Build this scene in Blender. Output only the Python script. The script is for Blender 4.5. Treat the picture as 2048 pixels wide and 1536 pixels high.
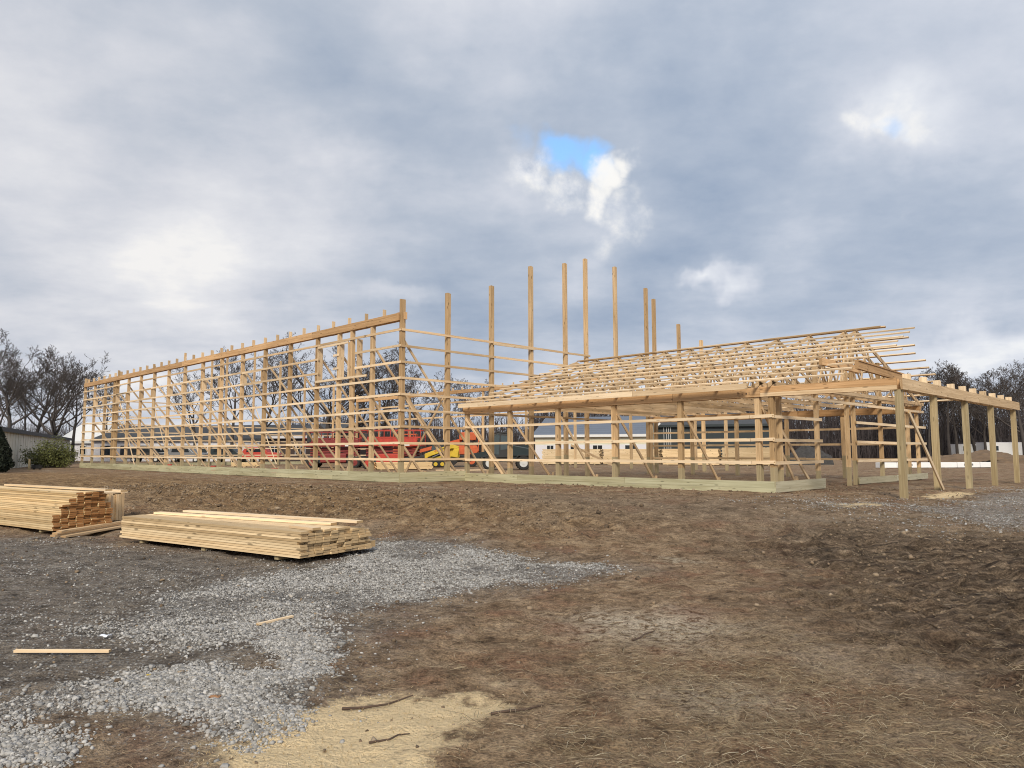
import bpy, bmesh, math, random
import numpy as np
from mathutils import Vector, Matrix
R = math.radians
rnd = random.Random(7)
scene = bpy.context.scene
coll = scene.collection
for o in list(bpy.data.objects): bpy.data.objects.remove(o)

# ------------------------------------------------------------------ camera
CAMZ = 1.62
cam_d = bpy.data.cameras.new('camera'); cam = bpy.data.objects.new('camera', cam_d); coll.objects.link(cam)
cam_d.sensor_width = 36.0; cam_d.lens = 1466.26/2048*36.0
cam_d.clip_start = 0.05; cam_d.clip_end = 3000
cam.matrix_world = Matrix.Translation((0, 0, CAMZ)) @ Matrix.Rotation(R(90)+0.0929, 4, 'X') @ Matrix.Rotation(-0.0015, 4, 'Z')
scene.camera = cam
# ------------------------------------------------------------------ exposure
vs = scene.view_settings
vs.view_transform = 'Standard'; vs.look = 'None'; vs.gamma = 1.0; vs.use_curve_mapping = False
vs.exposure = 0.0
scene.render.engine = 'CYCLES'
scene.cycles.use_denoising = True; scene.cycles.denoising_input_passes = 'RGB_ALBEDO_NORMAL'; scene.cycles.denoising_prefilter = 'ACCURATE'
scene.cycles.filter_width = 1.05
scene.cycles.max_bounces = 4; scene.cycles.diffuse_bounces = 2; scene.cycles.glossy_bounces = 2
scene.cycles.transparent_max_bounces = 8
# ------------------------------------------------------------------ sun
SUN_EL, SUN_AZ = R(36), R(186)      # azimuth clockwise from +Y (the view direction): behind the camera, to its left
sun_d = bpy.data.lights.new('sun', 'SUN'); sun = bpy.data.objects.new('sun', sun_d); coll.objects.link(sun)
sun_d.energy = 3.4; sun_d.angle = R(17); sun_d.color = (1.0, 0.90, 0.75)
sdir = Vector((math.sin(SUN_AZ)*math.cos(SUN_EL), math.cos(SUN_AZ)*math.cos(SUN_EL), math.sin(SUN_EL)))
sun.rotation_euler = sdir.to_track_quat('Z', 'Y').to_euler()

# ------------------------------------------------------------------ node helper
class NT:
    def __init__(s, tree): s.t = tree; s.n = tree.nodes; s.l = tree.links
    def new(s, typ, **kw):
        n = s.n.new(typ)
        for k, v in kw.items(): setattr(n, k, v)
        return n
    def put(s, sock, v):
        if hasattr(v, 'is_output'): s.l.new(v, sock)
        elif v is not None:
            if hasattr(sock.default_value, '__len__') and not hasattr(v, '__len__'): v = (v,)*len(sock.default_value)
            elif hasattr(sock.default_value, '__len__') and len(v) == 3 and len(sock.default_value) == 4: v = tuple(v)+(1,)
            sock.default_value = v
    def math(s, op, a, b=None, c=None, clamp=False):
        n = s.new('ShaderNodeMath', operation=op, use_clamp=clamp)
        for i, v in enumerate((a, b, c)):
            if v is not None: s.put(n.inputs[i], v)
        return n.outputs[0]
    def vmath(s, op, a, b=None, scale=None):
        n = s.new('ShaderNodeVectorMath', operation=op)
        s.put(n.inputs[0], a)
        if b is not None: s.put(n.inputs[1], b)
        if scale is not None: s.put(n.inputs['Scale'], scale)
        return n.outputs['Value'] if op in ('DOT_PRODUCT', 'LENGTH', 'DISTANCE') else n.outputs[0]
    def mix(s, f, a, b, blend='MIX'):
        n = s.new('ShaderNodeMix', data_type='RGBA', blend_type=blend)
        s.put(n.inputs[0], f); s.put(n.inputs[6], a); s.put(n.inputs[7], b)
        return n.outputs[2]
    def noise(s, vec, scale, detail=4, rough=.55, dist=0.0, color=False):
        n = s.new('ShaderNodeTexNoise')
        s.put(n.inputs['Vector'], vec); n.inputs['Scale'].default_value = scale
        n.inputs['Detail'].default_value = detail; n.inputs['Roughness'].default_value = rough
        n.inputs['Distortion'].default_value = dist
        return n.outputs['Color'] if color else n.outputs['Fac']
    def voro(s, vec, scale, feature='F1', out='Distance', rand=1.0):
        n = s.new('ShaderNodeTexVoronoi', feature=feature)
        s.put(n.inputs['Vector'], vec); n.inputs['Scale'].default_value = scale; n.inputs['Randomness'].default_value = rand
        return n.outputs[out]
    def ramp(s, f, stops, interp='LINEAR'):
        n = s.new('ShaderNodeValToRGB'); cr = n.color_ramp; cr.interpolation = interp
        while len(cr.elements) < len(stops): cr.elements.new(0.5)
        for e, (p, c) in zip(cr.elements, stops):
            e.position = p; e.color = tuple(c)+(1,) if len(c) == 3 else c
        s.put(n.inputs[0], f); return n.outputs[0]
    def rng(s, v, a, b, c=0.0, d=1.0, smooth=True):
        n = s.new('ShaderNodeMapRange', interpolation_type='SMOOTHSTEP' if smooth else 'LINEAR')
        s.put(n.inputs[0], v)
        for i, x in zip((1, 2, 3, 4), (a, b, c, d)): n.inputs[i].default_value = x
        return n.outputs[0]
    def mapping(s, vec, loc=None, scale=None, rot=None):
        n = s.new('ShaderNodeMapping'); s.put(n.inputs[0], vec)
        if loc is not None: s.put(n.inputs[1], loc)
        if rot is not None: s.put(n.inputs[2], rot)
        if scale is not None: s.put(n.inputs[3], scale)
        return n.outputs[0]
def srgb(r, g, b):
    f = lambda c: (c/255/12.92) if c/255 <= .04045 else ((c/255+.055)/1.055)**2.4
    return (f(r), f(g), f(b))

# ------------------------------------------------------------------ sky
SKY_STRENGTH = 0.1
world = bpy.data.worlds.new('World'); scene.world = world; world.use_nodes = True
world.cycles.sampling_method = 'NONE'
W_ = NT(world.node_tree); W_.n.clear()
tc = W_.new('ShaderNodeTexCoord')
d0 = W_.vmath('NORMALIZE', tc.outputs['Generated'])
sep = W_.new('ShaderNodeSeparateXYZ'); W_.put(sep.inputs[0], d0)
zc = W_.math('MAXIMUM', sep.outputs[2], 0.0)
inv = W_.math('DIVIDE', 1.0, W_.math('ADD', zc, 0.16))
cxy = W_.new('ShaderNodeCombineXYZ')
W_.put(cxy.inputs[0], W_.math('MULTIPLY', sep.outputs[0], inv)); W_.put(cxy.inputs[1], W_.math('MULTIPLY', sep.outputs[1], inv))
P = cxy.outputs[0]                                   # a flat cloud layer
nA = W_.noise(W_.mapping(P, (3.1, 1.7, 0), (1.0, 1.1, 1)), 0.75, 5, .5, .1)
nB = W_.noise(W_.mapping(P, (8.4, 2.2, 0), (1.0, 1.15, 1)), 2.4, 6, .55, .15)
nC = W_.noise(W_.mapping(P, (1.4, 7.2, 0), (1.0, 1.2, 1)), 5.5, 5, .62, .1)
warp = W_.vmath('SCALE', W_.vmath('SUBTRACT', W_.noise(d0, 5.0, 3, .6, color=True), (.5, .5, .5)), scale=0.16)
warp2 = W_.vmath('SCALE', W_.vmath('SUBTRACT', W_.noise(d0, 22.0, 3, .65, color=True), (.5, .5, .5)), scale=0.045)
dw = W_.vmath('NORMALIZE', W_.vmath('ADD', W_.vmath('ADD', d0, warp), warp2))
def pix_dir(px, py):
    u, v = px-1024, py-768
    d = Vector((u, 1466.26*math.cos(.0929)+v*math.sin(.0929), 1466.26*math.sin(.0929)-v*math.cos(.0929)))
    return tuple(d.normalized())
def lobe(dirv, deg, soft=1.0, stretch=None):
    """1 at a point of the sky, falling to 0 at deg away"""
    dist = W_.vmath('DISTANCE', dw, dirv) if stretch is None else W_.vmath('LENGTH', W_.vmath('MULTIPLY', W_.vmath('SUBTRACT', dw, dirv), stretch))
    r = 2*math.sin(R(deg)/2)
    return W_.rng(dist, r*(1-soft), r, 1.0, 0.0)
L = W_.math('ADD', W_.math('MULTIPLY', W_.math('SUBTRACT', nA, .5), .95), W_.math('MULTIPLY', W_.math('SUBTRACT', nB, .5), .55))
L = W_.math('ADD', L, W_.math('MULTIPLY', W_.math('SUBTRACT', nC, .5), .16))
nF = W_.noise(W_.mapping(d0, (2.7, .4, 1.9), (1.0, 1.0, 1.5)), 3.4, 7, .55, .15)
L = W_.math('ADD', L, W_.math('MULTIPLY', W_.math('SUBTRACT', nF, .5), .95))
L = W_.math('ADD', L, .62)
for px, py, deg, amp, st in [(60, 430, 14, .10, None), (0, 170, 9, .12, None), (300, 690, 15, .26, (.9, 1, 2.2)), (330, 420, 8, .08, None),
                         (1330, 300, 13, -.22, None), (720, 260, 12, -.12, (.8, 1, 1.5)), (1900, 430, 13, -.16, (1, 1, 2)), (1480, 380, 9, -.16, None), (1300, 180, 14, -.08, None),
                         (900, 440, 9, -.12, (.7, 1, 1.6)), (1750, 560, 12, -.06, (.6, 1, 2)),
                         (1780, 255, 4.5, .22, (.7, 1, 1.3)), (1960, 690, 5.5, .36, (.55, 1, 2.2)), (1440, 590, 2.6, .34, (.8, 1, 2)), (1390, 586, 1.8, .3, (.8, 1, 2)),
                         (1230, 420, 6.0, .20, None), (1060, 340, 4.5, .16, None), (640, 290, 4, .16, (.7, 1, 1.5)), (820, 590, 3, .2, (.7, 1, 2)), (1170, 550, 4, .2, None),
                         (1024, 30, 16, .10, None), (300, 60, 14, .05, None)]:
    L = W_.math('ADD', L, W_.math('MULTIPLY', lobe(pix_dir(px, py), deg, 1.0, st), amp))
cloud = W_.ramp(L, [(0.0, srgb(138, 153, 176)), (.25, srgb(156, 172, 195)), (.5, srgb(182, 193, 210)), (.72, srgb(208, 214, 226)), (.9, srgb(226, 230, 238)), (1.0, srgb(240, 242, 245))])
# warm the left half of the cover a little less blue, as thin cloud is
lft = W_.rng(sep.outputs[0], -.55, .35, 1.0, 0.0)
cloud = W_.mix(W_.math('MULTIPLY', lft, .9), cloud, W_.mix(1.0, cloud, (1.04, 1.0, .955), 'MULTIPLY'))
sky = W_.new('ShaderNodeTexSky', sky_type='NISHITA')
sky.sun_disc = False; sky.sun_elevation = SUN_EL; sky.sun_rotation = SUN_AZ; sky.air_density = 1.3; sky.dust_density = .6; sky.ozone_density = 2.5
nD = W_.noise(d0, 13.0, 6, .62, .3)
nE = W_.noise(W_.vmath('ADD', d0, (3.3, 1.1, 2.2)), 30.0, 4, .6)
def lobes(lst, soft=1.0):
    r_ = None
    for px, py, deg, st, k in lst:
        q = W_.math('MULTIPLY', lobe(pix_dir(px, py), deg, soft, st), k); r_ = q if r_ is None else W_.math('MAXIMUM', r_, q)
    return r_
hole = lobes([(1158, 302, 3.1, (.74, 1, 1.2), .95), (1208, 320, 2.6, None, .95), (1080, 268, 2.4, None, .38), (1768, 268, 1.4, None, .45)])
hole = W_.rng(W_.math('ADD', hole, W_.math('MULTIPLY', W_.math('SUBTRACT', nD, .5), .55)), .15, .95, 0, .9)
puff = lobes([(1088, 338, 3.0, (.8, 1, 1), .9), (1132, 368, 2.6, (.6, 1, 1.2), .8), (1228, 355, 2.6, None, .95), (1262, 338, 1.8, None, .85), (1203, 388, 2.4, None, .9), (1248, 428, 3.0, (1, 1, .7), .6), (1200, 470, 2.6, None, .55), (1735, 250, 2.4, None, .72), (1810, 262, 2.2, (.5, 1, 1.3), .5)])
puff = W_.rng(W_.math('ADD', puff, W_.math('ADD', W_.math('MULTIPLY', W_.math('SUBTRACT', nD, .5), 1.1), W_.math('MULTIPLY', W_.math('SUBTRACT', nE, .5), .5))), .18, 1.05, 0, .95)
puffc = W_.vmath('SCALE', W_.ramp(W_.math('ADD', W_.math('MULTIPLY', nD, .7), W_.math('MULTIPLY', nE, .3)), [(.34, srgb(186, 196, 214)), (.46, srgb(236, 238, 243)), (.56, srgb(254, 252, 248))]), scale=1/SKY_STRENGTH)
cl10 = W_.vmath('SCALE', cloud, scale=1/SKY_STRENGTH)
final = W_.mix(hole, cl10, W_.vmath('MULTIPLY', sky.outputs[0], (1.75, 2.15, 2.45)))
final = W_.mix(puff, final, puffc)
bg = W_.new('ShaderNodeBackground'); W_.put(bg.inputs[0], final); bg.inputs[1].default_value = SKY_STRENGTH
wo = W_.new('ShaderNodeOutputWorld'); W_.l.new(bg.outputs[0], wo.inputs[0])

# ------------------------------------------------------------------ numpy noise
def hash2(ix, iy, seed):
    h = (ix.astype(np.int64)*374761393 + iy.astype(np.int64)*668265263 + seed*1442695041) & 0xffffffff
    h = ((h ^ (h >> 13))*1274126177) & 0xffffffff
    return ((h ^ (h >> 16)) & 0xffff)/65535.0
def vnoise(x, y, seed=0):
    ix, iy = np.floor(x), np.floor(y); fx, fy = x-ix, y-iy
    fx = fx*fx*(3-2*fx); fy = fy*fy*(3-2*fy)
    a, b = hash2(ix, iy, seed), hash2(ix+1, iy, seed); c, d = hash2(ix, iy+1, seed), hash2(ix+1, iy+1, seed)
    return (a+(b-a)*fx)*(1-fy)+(c+(d-c)*fx)*fy
def fbm(x, y, oct=4, seed=0, gain=.5):
    s, a, t = 0, 1, 0
    for i in range(oct):
        s = s+a*vnoise(x*2**i+17.3*i, y*2**i-9.1*i, seed+i); t += a; a *= gain
    return s/t
def sstep(t): t = np.clip(t, 0, 1); return t*t*(3-2*t)

# ------------------------------------------------------------------ ground zones in world metres
ZONES = dict(
    gravelA=[(-2.52,13.42),(-1.06,12.64),(0.04,11.29),(1.27,10.20),(0.78,9.34),(-0.28,9.25),(-0.87,8.40),(-1.46,7.71),(-1.94,6.86),(-2.37,6.55),(-2.68,6.28),(-3.77,6.80),(-3.97,8.34),(-3.19,9.45),(-2.37,10.91)],
    gravelB=[(-2.22,6.39),(-1.88,6.67),(-1.48,6.64),(-1.43,5.86),(-1.33,5.04),(-1.28,4.49),(-1.40,4.15),(-1.79,4.58),(-2.17,4.75),(-2.71,4.71),(-3.03,4.50),(-3.31,4.90),(-3.10,5.37),(-2.68,5.60),(-1.70,5.53),(-1.85,6.00)],
    gravelC=[(-3.32,4.39),(-2.80,4.43),(-2.47,4.21),(-2.36,3.95),(-3.30,3.95)],
    gravelD=[(9.08,16.30),(11.45,18.32),(16.95,23.32),(14.89,17.30),(9.59,13.27),(8.49,13.49),(8.66,14.69)],
    gravelE=[(6.08,16.81),(9.12,17.42),(9.08,16.30),(7.04,15.45)],
    greydirt=[(-13.37,15.02),(-8.54,14.3),(-6.76,13.20),(-2.97,11.46),(-2.55,13.57),(-1.06,12.64),(1.27,10.20),(-0.86,8.31),(-1.43,6.63),(-1.32,4.94),(-1.36,4.13),(-2.27,4.75),(-3.09,4.58),(-3.59,4.14),(-14,4.1)],
    sawdust=[(-1.55,4.20),(-1.40,4.58),(-1.09,4.82),(-0.74,4.97),(-0.31,4.98),(-0.08,4.74),(-0.25,4.49),(-0.35,4.27),(-0.47,4.13),(-0.43,3.56),(-1.44,3.57)],
    sawB=[(7.07,16.49),(7.88,16.78),(8.15,16.31),(7.22,15.85)],
    sawC=[(10.33,18.75),(11.74,19.84),(12.03,19.15),(10.48,17.94)],
    pale=[(1.92,11.67),(2.35,11.47),(2.80,10.71),(2.31,10.62)],
    dark=[(4.45,13.09),(6.35,13.96),(9.13,12.64),(16,11),(16,3),(3.44,4.12),(2.85,4.26),(3.30,5.70),(2.89,6.45),(3.23,8.14),(4.02,9.76),(3.65,11.46)],
    brown=[(-34.59,38.57),(-25.06,42.81),(-5.26,24.01),(-1.66,19.72),(2.20,14.48),(0.67,13.12),(-2.64,14.86),(-8.75,17.91),(-10.70,20.45),(-19.16,21.41)],
    straw=[(0.85,5.71),(2.03,6.45),(2.54,6.13),(2.40,5.23),(2.72,4.73),(4.5,4.12),(4.5,3.0),(-0.06,3.0),(0.07,4.13),(0.84,4.65)],
    dry=[(.5,7.4),(1.5,7.6),(2.0,6.9),(1.6,6.3),(.8,6.5)],
    dryB=[(1.0,5.08),(1.6,5.12),(1.75,4.8),(1.1,4.75)],
    padgrey=[(-0.34,20.90),(5.40,16.82),(9.63,16.30),(10.44,14.42),(8.53,11.83),(5.94,13.08),(3.66,14.46),(0.84,16.40)],
)
def zdist(name, x, y):
    """signed distance to a zone outline, positive inside"""
    pts = ZONES[name]; n = len(pts); best = np.full(x.shape, 1e9); ins = np.zeros(x.shape, bool)
    for i in range(n):
        (ax, ay), (bx, by) = pts[i], pts[(i+1) % n]
        dx, dy = bx-ax, by-ay
        t = np.clip(((x-ax)*dx+(y-ay)*dy)/(dx*dx+dy*dy+1e-9), 0, 1)
        best = np.minimum(best, np.hypot(x-ax-t*dx, y-ay-t*dy))
        if abs(dy) > 1e-9: ins ^= ((ay > y) != (by > y)) & (x < (bx-ax)*(y-ay)/(by-ay)+ax)
    return np.where(ins, best, -best)
def zone(name, x, y, soft=.25, wob=.3, freq=2.2, seed=3):
    d = zdist(name, x, y)+(fbm(x*freq, y*freq, 4, seed)-.5)*2*wob
    return sstep(d/soft*.5+.5)
def ground_base(x, y):
    y0 = 10.5+4*sstep(-x/6)
    return .02+.47*sstep((y-y0)/7)
def ground_z(x, y):
    x = np.asarray(x, float); y = np.asarray(y, float)
    z = ground_base(x, y)
    near = np.exp(-np.maximum(y-22, 0)/14)
    z = z+(fbm(x*.55, y*.55, 3, 11)-.5)*.10*near
    z = z+(fbm(x*2.3, y*2.3, 3, 21)-.5)*.07*near
    dk = np.clip(zone('dark', x, y, 1.0, .5), 0, 1); br = np.clip(zone('brown', x, y, 1.5, .8), 0, 1)
    z = z+(fbm(x*5, y*7, 3, 31)-.5)*(.06+.16*dk+.20*br)*near
    z = z+(fbm(x*16, y*16, 2, 41)-.5)*(.018+.03*dk+.03*br)*np.exp(-np.maximum(y-12, 0)/8)
    gr = np.maximum(np.maximum(zone('gravelA', x, y), zone('gravelB', x, y)), zone('gravelC', x, y))
    z = z+gr*.015
    # wheel tracks running along the right-hand side
    z = z+(fbm(x*2.2, y*7, 3, 51)-.5)*.16*dk
    for off in (0.0, 1.7):
        q = (x-(5.2+off)+.28*(y-9)+.25*np.sin(y*.7))/.22
        z = z-.07*np.exp(-q*q)*(.8+.2*np.sin(y*26+x*9))*sstep((y-4)/2)*sstep((13.5-y)/2)
    for off in (0.0, 1.75):
        q = (y-(11.5+off)-.35*np.sin(x*.45)-.06*x)/.2
        z = z-.06*np.exp(-q*q)*sstep((x-2.5)/1.5)+.03*np.exp(-(np.abs(q)-1.7)**2*2)*sstep((x-2.5)/1.5)
    # a low bank of soil thrown up by the porch posts and the wing
    z = z+.10*np.exp(-((x-12.5)/3.5)**2-((y-20.2)/1.0)**2)
    return z

# ------------------------------------------------------------------ materials
MATS = {}
def mat_new(name):
    m = bpy.data.materials.new(name); m.use_nodes = True
    t = NT(m.node_tree); t.n.clear()
    out = t.new('ShaderNodeOutputMaterial'); b = t.new('ShaderNodeBsdfPrincipled')
    t.l.new(b.outputs[0], out.inputs[0]); MATS[name] = m
    return m, t, b
def bump(t, b, h, strength, dist):
    n = t.new('ShaderNodeBump'); n.inputs['Strength'].default_value = strength; n.inputs['Distance'].default_value = dist
    t.put(n.inputs['Height'], h); t.l.new(n.outputs[0], b.inputs['Normal'])
def plain(name, col, rough=.6, metal=0.0, var=.12, scale=3.0, bumpy=0.0):
    m, t, b = mat_new(name)
    tc = t.new('ShaderNodeTexCoord'); n = t.noise(tc.outputs['Object'], scale, 5, .6)
    c = t.mix(n, tuple(x*(1-var*1.5) for x in col), tuple(min(1, x*(1+var*1.5)) for x in col))
    t.put(b.inputs['Base Color'], c); b.inputs['Roughness'].default_value = rough; b.inputs['Metallic'].default_value = metal
    if bumpy: bump(t, b, t.noise(tc.outputs['Object'], scale*6, 4), .4, bumpy)
    return m
def wood(name, c_light, c_dark, end, knots=.5, var=.16, rough=.75, base=None, seed=0):
    """sawn timber: grain along local X, knots, darker end grain, each board a shade of its own; base = preservative-treated foot"""
    m, t, b = mat_new(name)
    tc = t.new('ShaderNodeTexCoord'); oi = t.new('ShaderNodeObjectInfo'); rv = oi.outputs['Random']
    off = t.new('ShaderNodeCombineXYZ')
    for i, k in enumerate((91.7, 37.3, 53.9)): t.put(off.inputs[i], t.math('MULTIPLY', rv, k+seed))
    v = t.vmath('ADD', tc.outputs['Object'], off.outputs[0])
    gr = t.noise(t.mapping(v, scale=(.9, 34, 34)), 1.0, 5, .6, .6)
    gr2 = t.noise(t.mapping(v, scale=(.5, 7, 7)), 1.0, 3, .5, .3)
    g = t.math('ADD', t.math('MULTIPLY', gr, .6), t.math('MULTIPLY', gr2, .4))
    col = t.mix(t.rng(g, .36, .64), tuple(x*.9 for x in c_dark), c_light)
    vo = t.voro(t.mapping(v, scale=(2.2, 9, 9)), 1.0)
    kn = t.math('MULTIPLY', t.rng(vo, .09, .20, 1, 0), knots)
    col = t.mix(kn, col, tuple(x*.33 for x in c_dark))
    # each board its own shade
    rv2 = t.math('FRACT', t.math('MULTIPLY', rv, 17.13))
    col = t.mix(1.0, col, t.ramp(rv, [(0, (1-var*1.3, 1-var*1.5, 1-var*1.8)), (.5, (1, 1, 1)), (1, (1+var*.7, 1+var*.6, 1+var*.45))]), 'MULTIPLY')
    col = t.mix(t.math('MULTIPLY', rv2, .35), col, t.mix(1.0, col, (1.05, .93, .80), 'MULTIPLY'))
    if base is not None:
        sx = t.new('ShaderNodeSeparateXYZ'); t.put(sx.inputs[0], tc.outputs['Object'])
        cut = t.math('ADD', .75, t.math('MULTIPLY', rv2, .55))
        f = t.math('LESS_THAN', sx.outputs[0], cut)
        col = t.mix(f, col, t.mix(t.rng(g, .3, .7), tuple(x*.72 for x in base), base))
        # mud splashed near the foot
        mud = t.math('MULTIPLY', t.rng(sx.outputs[0], .05, .4, .8, 0), t.rng(t.noise(v, 9, 4), .4, .6))
        col = t.mix(mud, col, (.12, .085, .055))
    vt = t.new('ShaderNodeVectorTransform', vector_type='NORMAL', convert_from='WORLD', convert_to='OBJECT')
    ge = t.new('ShaderNodeNewGeometry'); t.put(vt.inputs[0], ge.outputs['True Normal'])
    sn = t.new('ShaderNodeSeparateXYZ'); t.put(sn.inputs[0], vt.outputs[0])
    fe = t.rng(t.math('ABSOLUTE', sn.outputs[0]), .75, .9)
    rings = t.noise(t.mapping(v, scale=(1, 30, 30)), 1.0, 3, .5, 1.5)
    col = t.mix(fe, col, t.mix(rings, tuple(x*.72 for x in end), end))
    t.put(b.inputs['Base Color'], col); b.inputs['Roughness'].default_value = rough
    b.inputs['Specular IOR Level'].default_value = .25
    bump(t, b, g, .25, .004)
    return m
wood('pine', (.76, .585, .38), (.57, .41, .24), (.50, .33, .175), knots=.6, var=.2)
wood('pine_pale', (.86, .71, .505), (.72, .56, .37), (.54, .37, .19), knots=.5, var=.18, seed=3)
wood('header', (.66, .435, .235), (.48, .295, .145), (.48, .30, .15), knots=.7, var=.2, seed=5)
wood('post', (.68, .50, .30), (.46, .32, .175), (.5, .36, .2), knots=.8, var=.24, base=(.43, .35, .21), seed=8)
wood('porch_post', (.47, .395, .245), (.33, .265, .15), (.44, .36, .21), knots=.5, var=.1, seed=9)
wood('treated', (.52, .51, .35), (.39, .37, .23), (.42, .38, .22), knots=.7, var=.12, seed=11)
wood('treated_gable', (.50, .48, .36), (.40, .37, .26), (.42, .38, .24), knots=.5, var=.08, seed=12)
wood('stack_wood', (.75, .605, .395), (.60, .455, .27), (.62, .44, .24), knots=.8, var=.24, seed=14)
wood('stack_end', (.76, .595, .36), (.60, .45, .25), (.40, .19, .07), knots=.7, var=.26, seed=17)
wood('truss_wood', (.68, .51, .32), (.50, .36, .205), (.5, .33, .175), knots=.5, var=.2, seed=21)
plain('bark', (.055, .047, .043), .95, var=.35, scale=1.2)
plain('twig', (.072, .061, .056), .95, var=.3, scale=.6)
plain('brush', (.056, .046, .047), .95, var=.4, scale=.25)
plain('red_paint', (.42, .04, .022), .55, var=.35); plain('orange_paint', (.52, .10, .028), .6, var=.35); plain('dark_red', (.20, .02, .018), .5)
plain('yellow_paint', (.60, .42, .03), .5, var=.25); plain('black_steel', (.025, .026, .028), .5, var=.3); plain('rubber', (.022, .021, .02), .85, var=.3)
plain('grey_steel', (.20, .21, .22), .45, .3); plain('rim_white', (.55, .56, .55), .5); plain('white_paint', (.66, .67, .67), .5, var=.05)
plain('black_green', (.018, .030, .034), .35, var=.2); plain('tyvek', (.82, .83, .83), .55, var=.06, scale=1.5)
plain('beige_siding', (.62, .60, .51), .5, var=.06, scale=.6); plain('cream_siding', (.60, .57, .43), .55, var=.05); plain('dark_roof', (.052, .055, .06), .7, var=.25)
plain('blue_roof', (.125, .15, .195), .65, 0, var=.08, scale=.8); plain('dark_siding', (.018, .028, .033), .6); plain('white_siding', (.62, .62, .66), .6, var=.05)
plain('dark_brown_siding', (.05, .035, .032), .7); plain('red_plastic', (.65, .05, .04), .4); plain('plywood', (.66, .47, .25), .7, var=.15)
plain('mulch', (.12, .085, .06), .95, var=.5, scale=4, bumpy=.05); plain('soil_pile', (.15, .10, .06), .95, var=.35, scale=1.6, bumpy=.08); plain('stone_pile', (.045, .043, .042), .95, var=.6, scale=5, bumpy=.08)
plain('evergreen', (.018, .026, .014), .9, var=.4, scale=3); plain('bush_leaf', (.115, .125, .035), .8, var=.5, scale=1.5); plain('marking_ink', (.03, .03, .03), .8); plain('red_ink', (.5, .05, .03), .6)
plain('paper', (.78, .82, .88), .6, var=.05); plain('dead_leaf', (.33, .17, .08), .85); plain('stick', (.085, .055, .038), .9, var=.3, scale=12)
m, t, b = mat_new('window_glass'); b.inputs['Base Color'].default_value = (.02, .025, .03, 1); b.inputs['Roughness'].default_value = .08
m, t, b = mat_new('cab_glass'); b.inputs['Base Color'].default_value = (.10, .13, .14, 1); b.inputs['Roughness'].default_value = .06; b.inputs['Transmission Weight'].default_value = .35

# ground ------------------------------------------------------------
m, t, b = mat_new('soil')
tc = t.new('ShaderNodeTexCoord'); pos = tc.outputs['Object']
def att(n):
    a = t.new('ShaderNodeAttribute', attribute_name=n); return a.outputs['Fac']
n1 = t.noise(pos, .55, 6, .6, .3); n2 = t.noise(pos, 3.0, 6, .62, .3); n3 = t.noise(pos, 14, 6, .65); n4 = t.noise(pos, 55, 4, .6)
n5 = t.noise(t.mapping(pos, scale=(1, 1, 1), loc=(7, 3, 0)), 1.3, 5, .6)
dirt = t.ramp(n2, [(.28, (.085, .055, .033)), (.42, (.225, .152, .092)), (.56, (.34, .242, .152)), (.78, (.50, .38, .255))])
dirt = t.mix(t.rng(n5, .48, .68), dirt, (.25, .145, .088))          # reddish patches
dirt = t.mix(t.rng(n1, .54, .70), dirt, (.37, .29, .21))           # dry trodden patches
dirt = t.mix(t.math('MULTIPLY', att('brown'), .8), dirt, t.ramp(n2, [(.3, (.085, .052, .025)), (.5, (.26, .162, .078)), (.75, (.50, .35, .19))]))
dirt = t.mix(t.math('MULTIPLY', att('pad'), .75), dirt, t.ramp(n2, [(.3, (.13, .099, .068)), (.7, (.32, .25, .178))]))
ns = t.noise(t.mapping(pos, scale=(1.4, 5.0, 3)), 1.6, 6, .65, .4)
dirt = t.mix(t.math('MULTIPLY', att('dry'), t.rng(n3, .36, .55)), dirt, (.50, .42, .32))
dirt = t.mix(t.math('MULTIPLY', att('dark'), .92), dirt, t.ramp(ns, [(.36, (.030, .021, .015)), (.5, (.11, .079, .053)), (.62, (.23, .17, .115)), (.75, (.40, .31, .215))]))
dirt = t.mix(t.math('MULTIPLY', att('grey'), .85), dirt, t.ramp(n2, [(.3, (.085, .077, .068)), (.5, (.175, .158, .138)), (.75, (.29, .268, .238))]))
# stone dust and chips between the stones
chip = t.voro(pos, 34, 'F1', 'Color'); sc = t.new('ShaderNodeSeparateColor'); t.put(sc.inputs[0], chip)
cd = t.voro(pos, 34)
chipc = t.mix(sc.outputs[0], (.19, .182, .17), (.50, .49, .47))
gm = t.rng(t.math('ADD', att('gravel'), t.math('MULTIPLY', t.math('SUBTRACT', n3, .5), .9)), .35, .62)
chipm = t.math('MULTIPLY', gm, t.rng(cd, .30, .55, 1, .35))
dirt = t.mix(chipm, dirt, chipc)
spar = t.math('MULTIPLY', t.math('MULTIPLY', att('grey'), t.rng(sc.outputs[1], .62, .66)), t.rng(cd, .32, .45, 1, 0))
dirt = t.mix(spar, dirt, (.30, .29, .28))
palem = t.rng(t.math('ADD', att('pale'), t.math('MULTIPLY', t.math('SUBTRACT', n3, .5), 1.2)), .4, .9)
dirt = t.mix(t.math('MULTIPLY', palem, .8), dirt, (.46, .40, .30))
dirt = t.mix(t.math('MULTIPLY', att('straw'), t.math('MULTIPLY', t.rng(n3, .42, .62), .45)), dirt, (.25, .19, .11))
dirt = t.mix(1.0, dirt, t.ramp(n4, [(.25, (.38, .36, .34)), (.5, (1, 1, 1)), (.75, (1.55, 1.55, 1.53))]), 'MULTIPLY')
dirt = t.mix(1.0, dirt, t.ramp(n3, [(.3, (.42, .40, .38)), (.5, (1, 1, 1)), (.72, (1.4, 1.4, 1.37))]), 'MULTIPLY')
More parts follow.
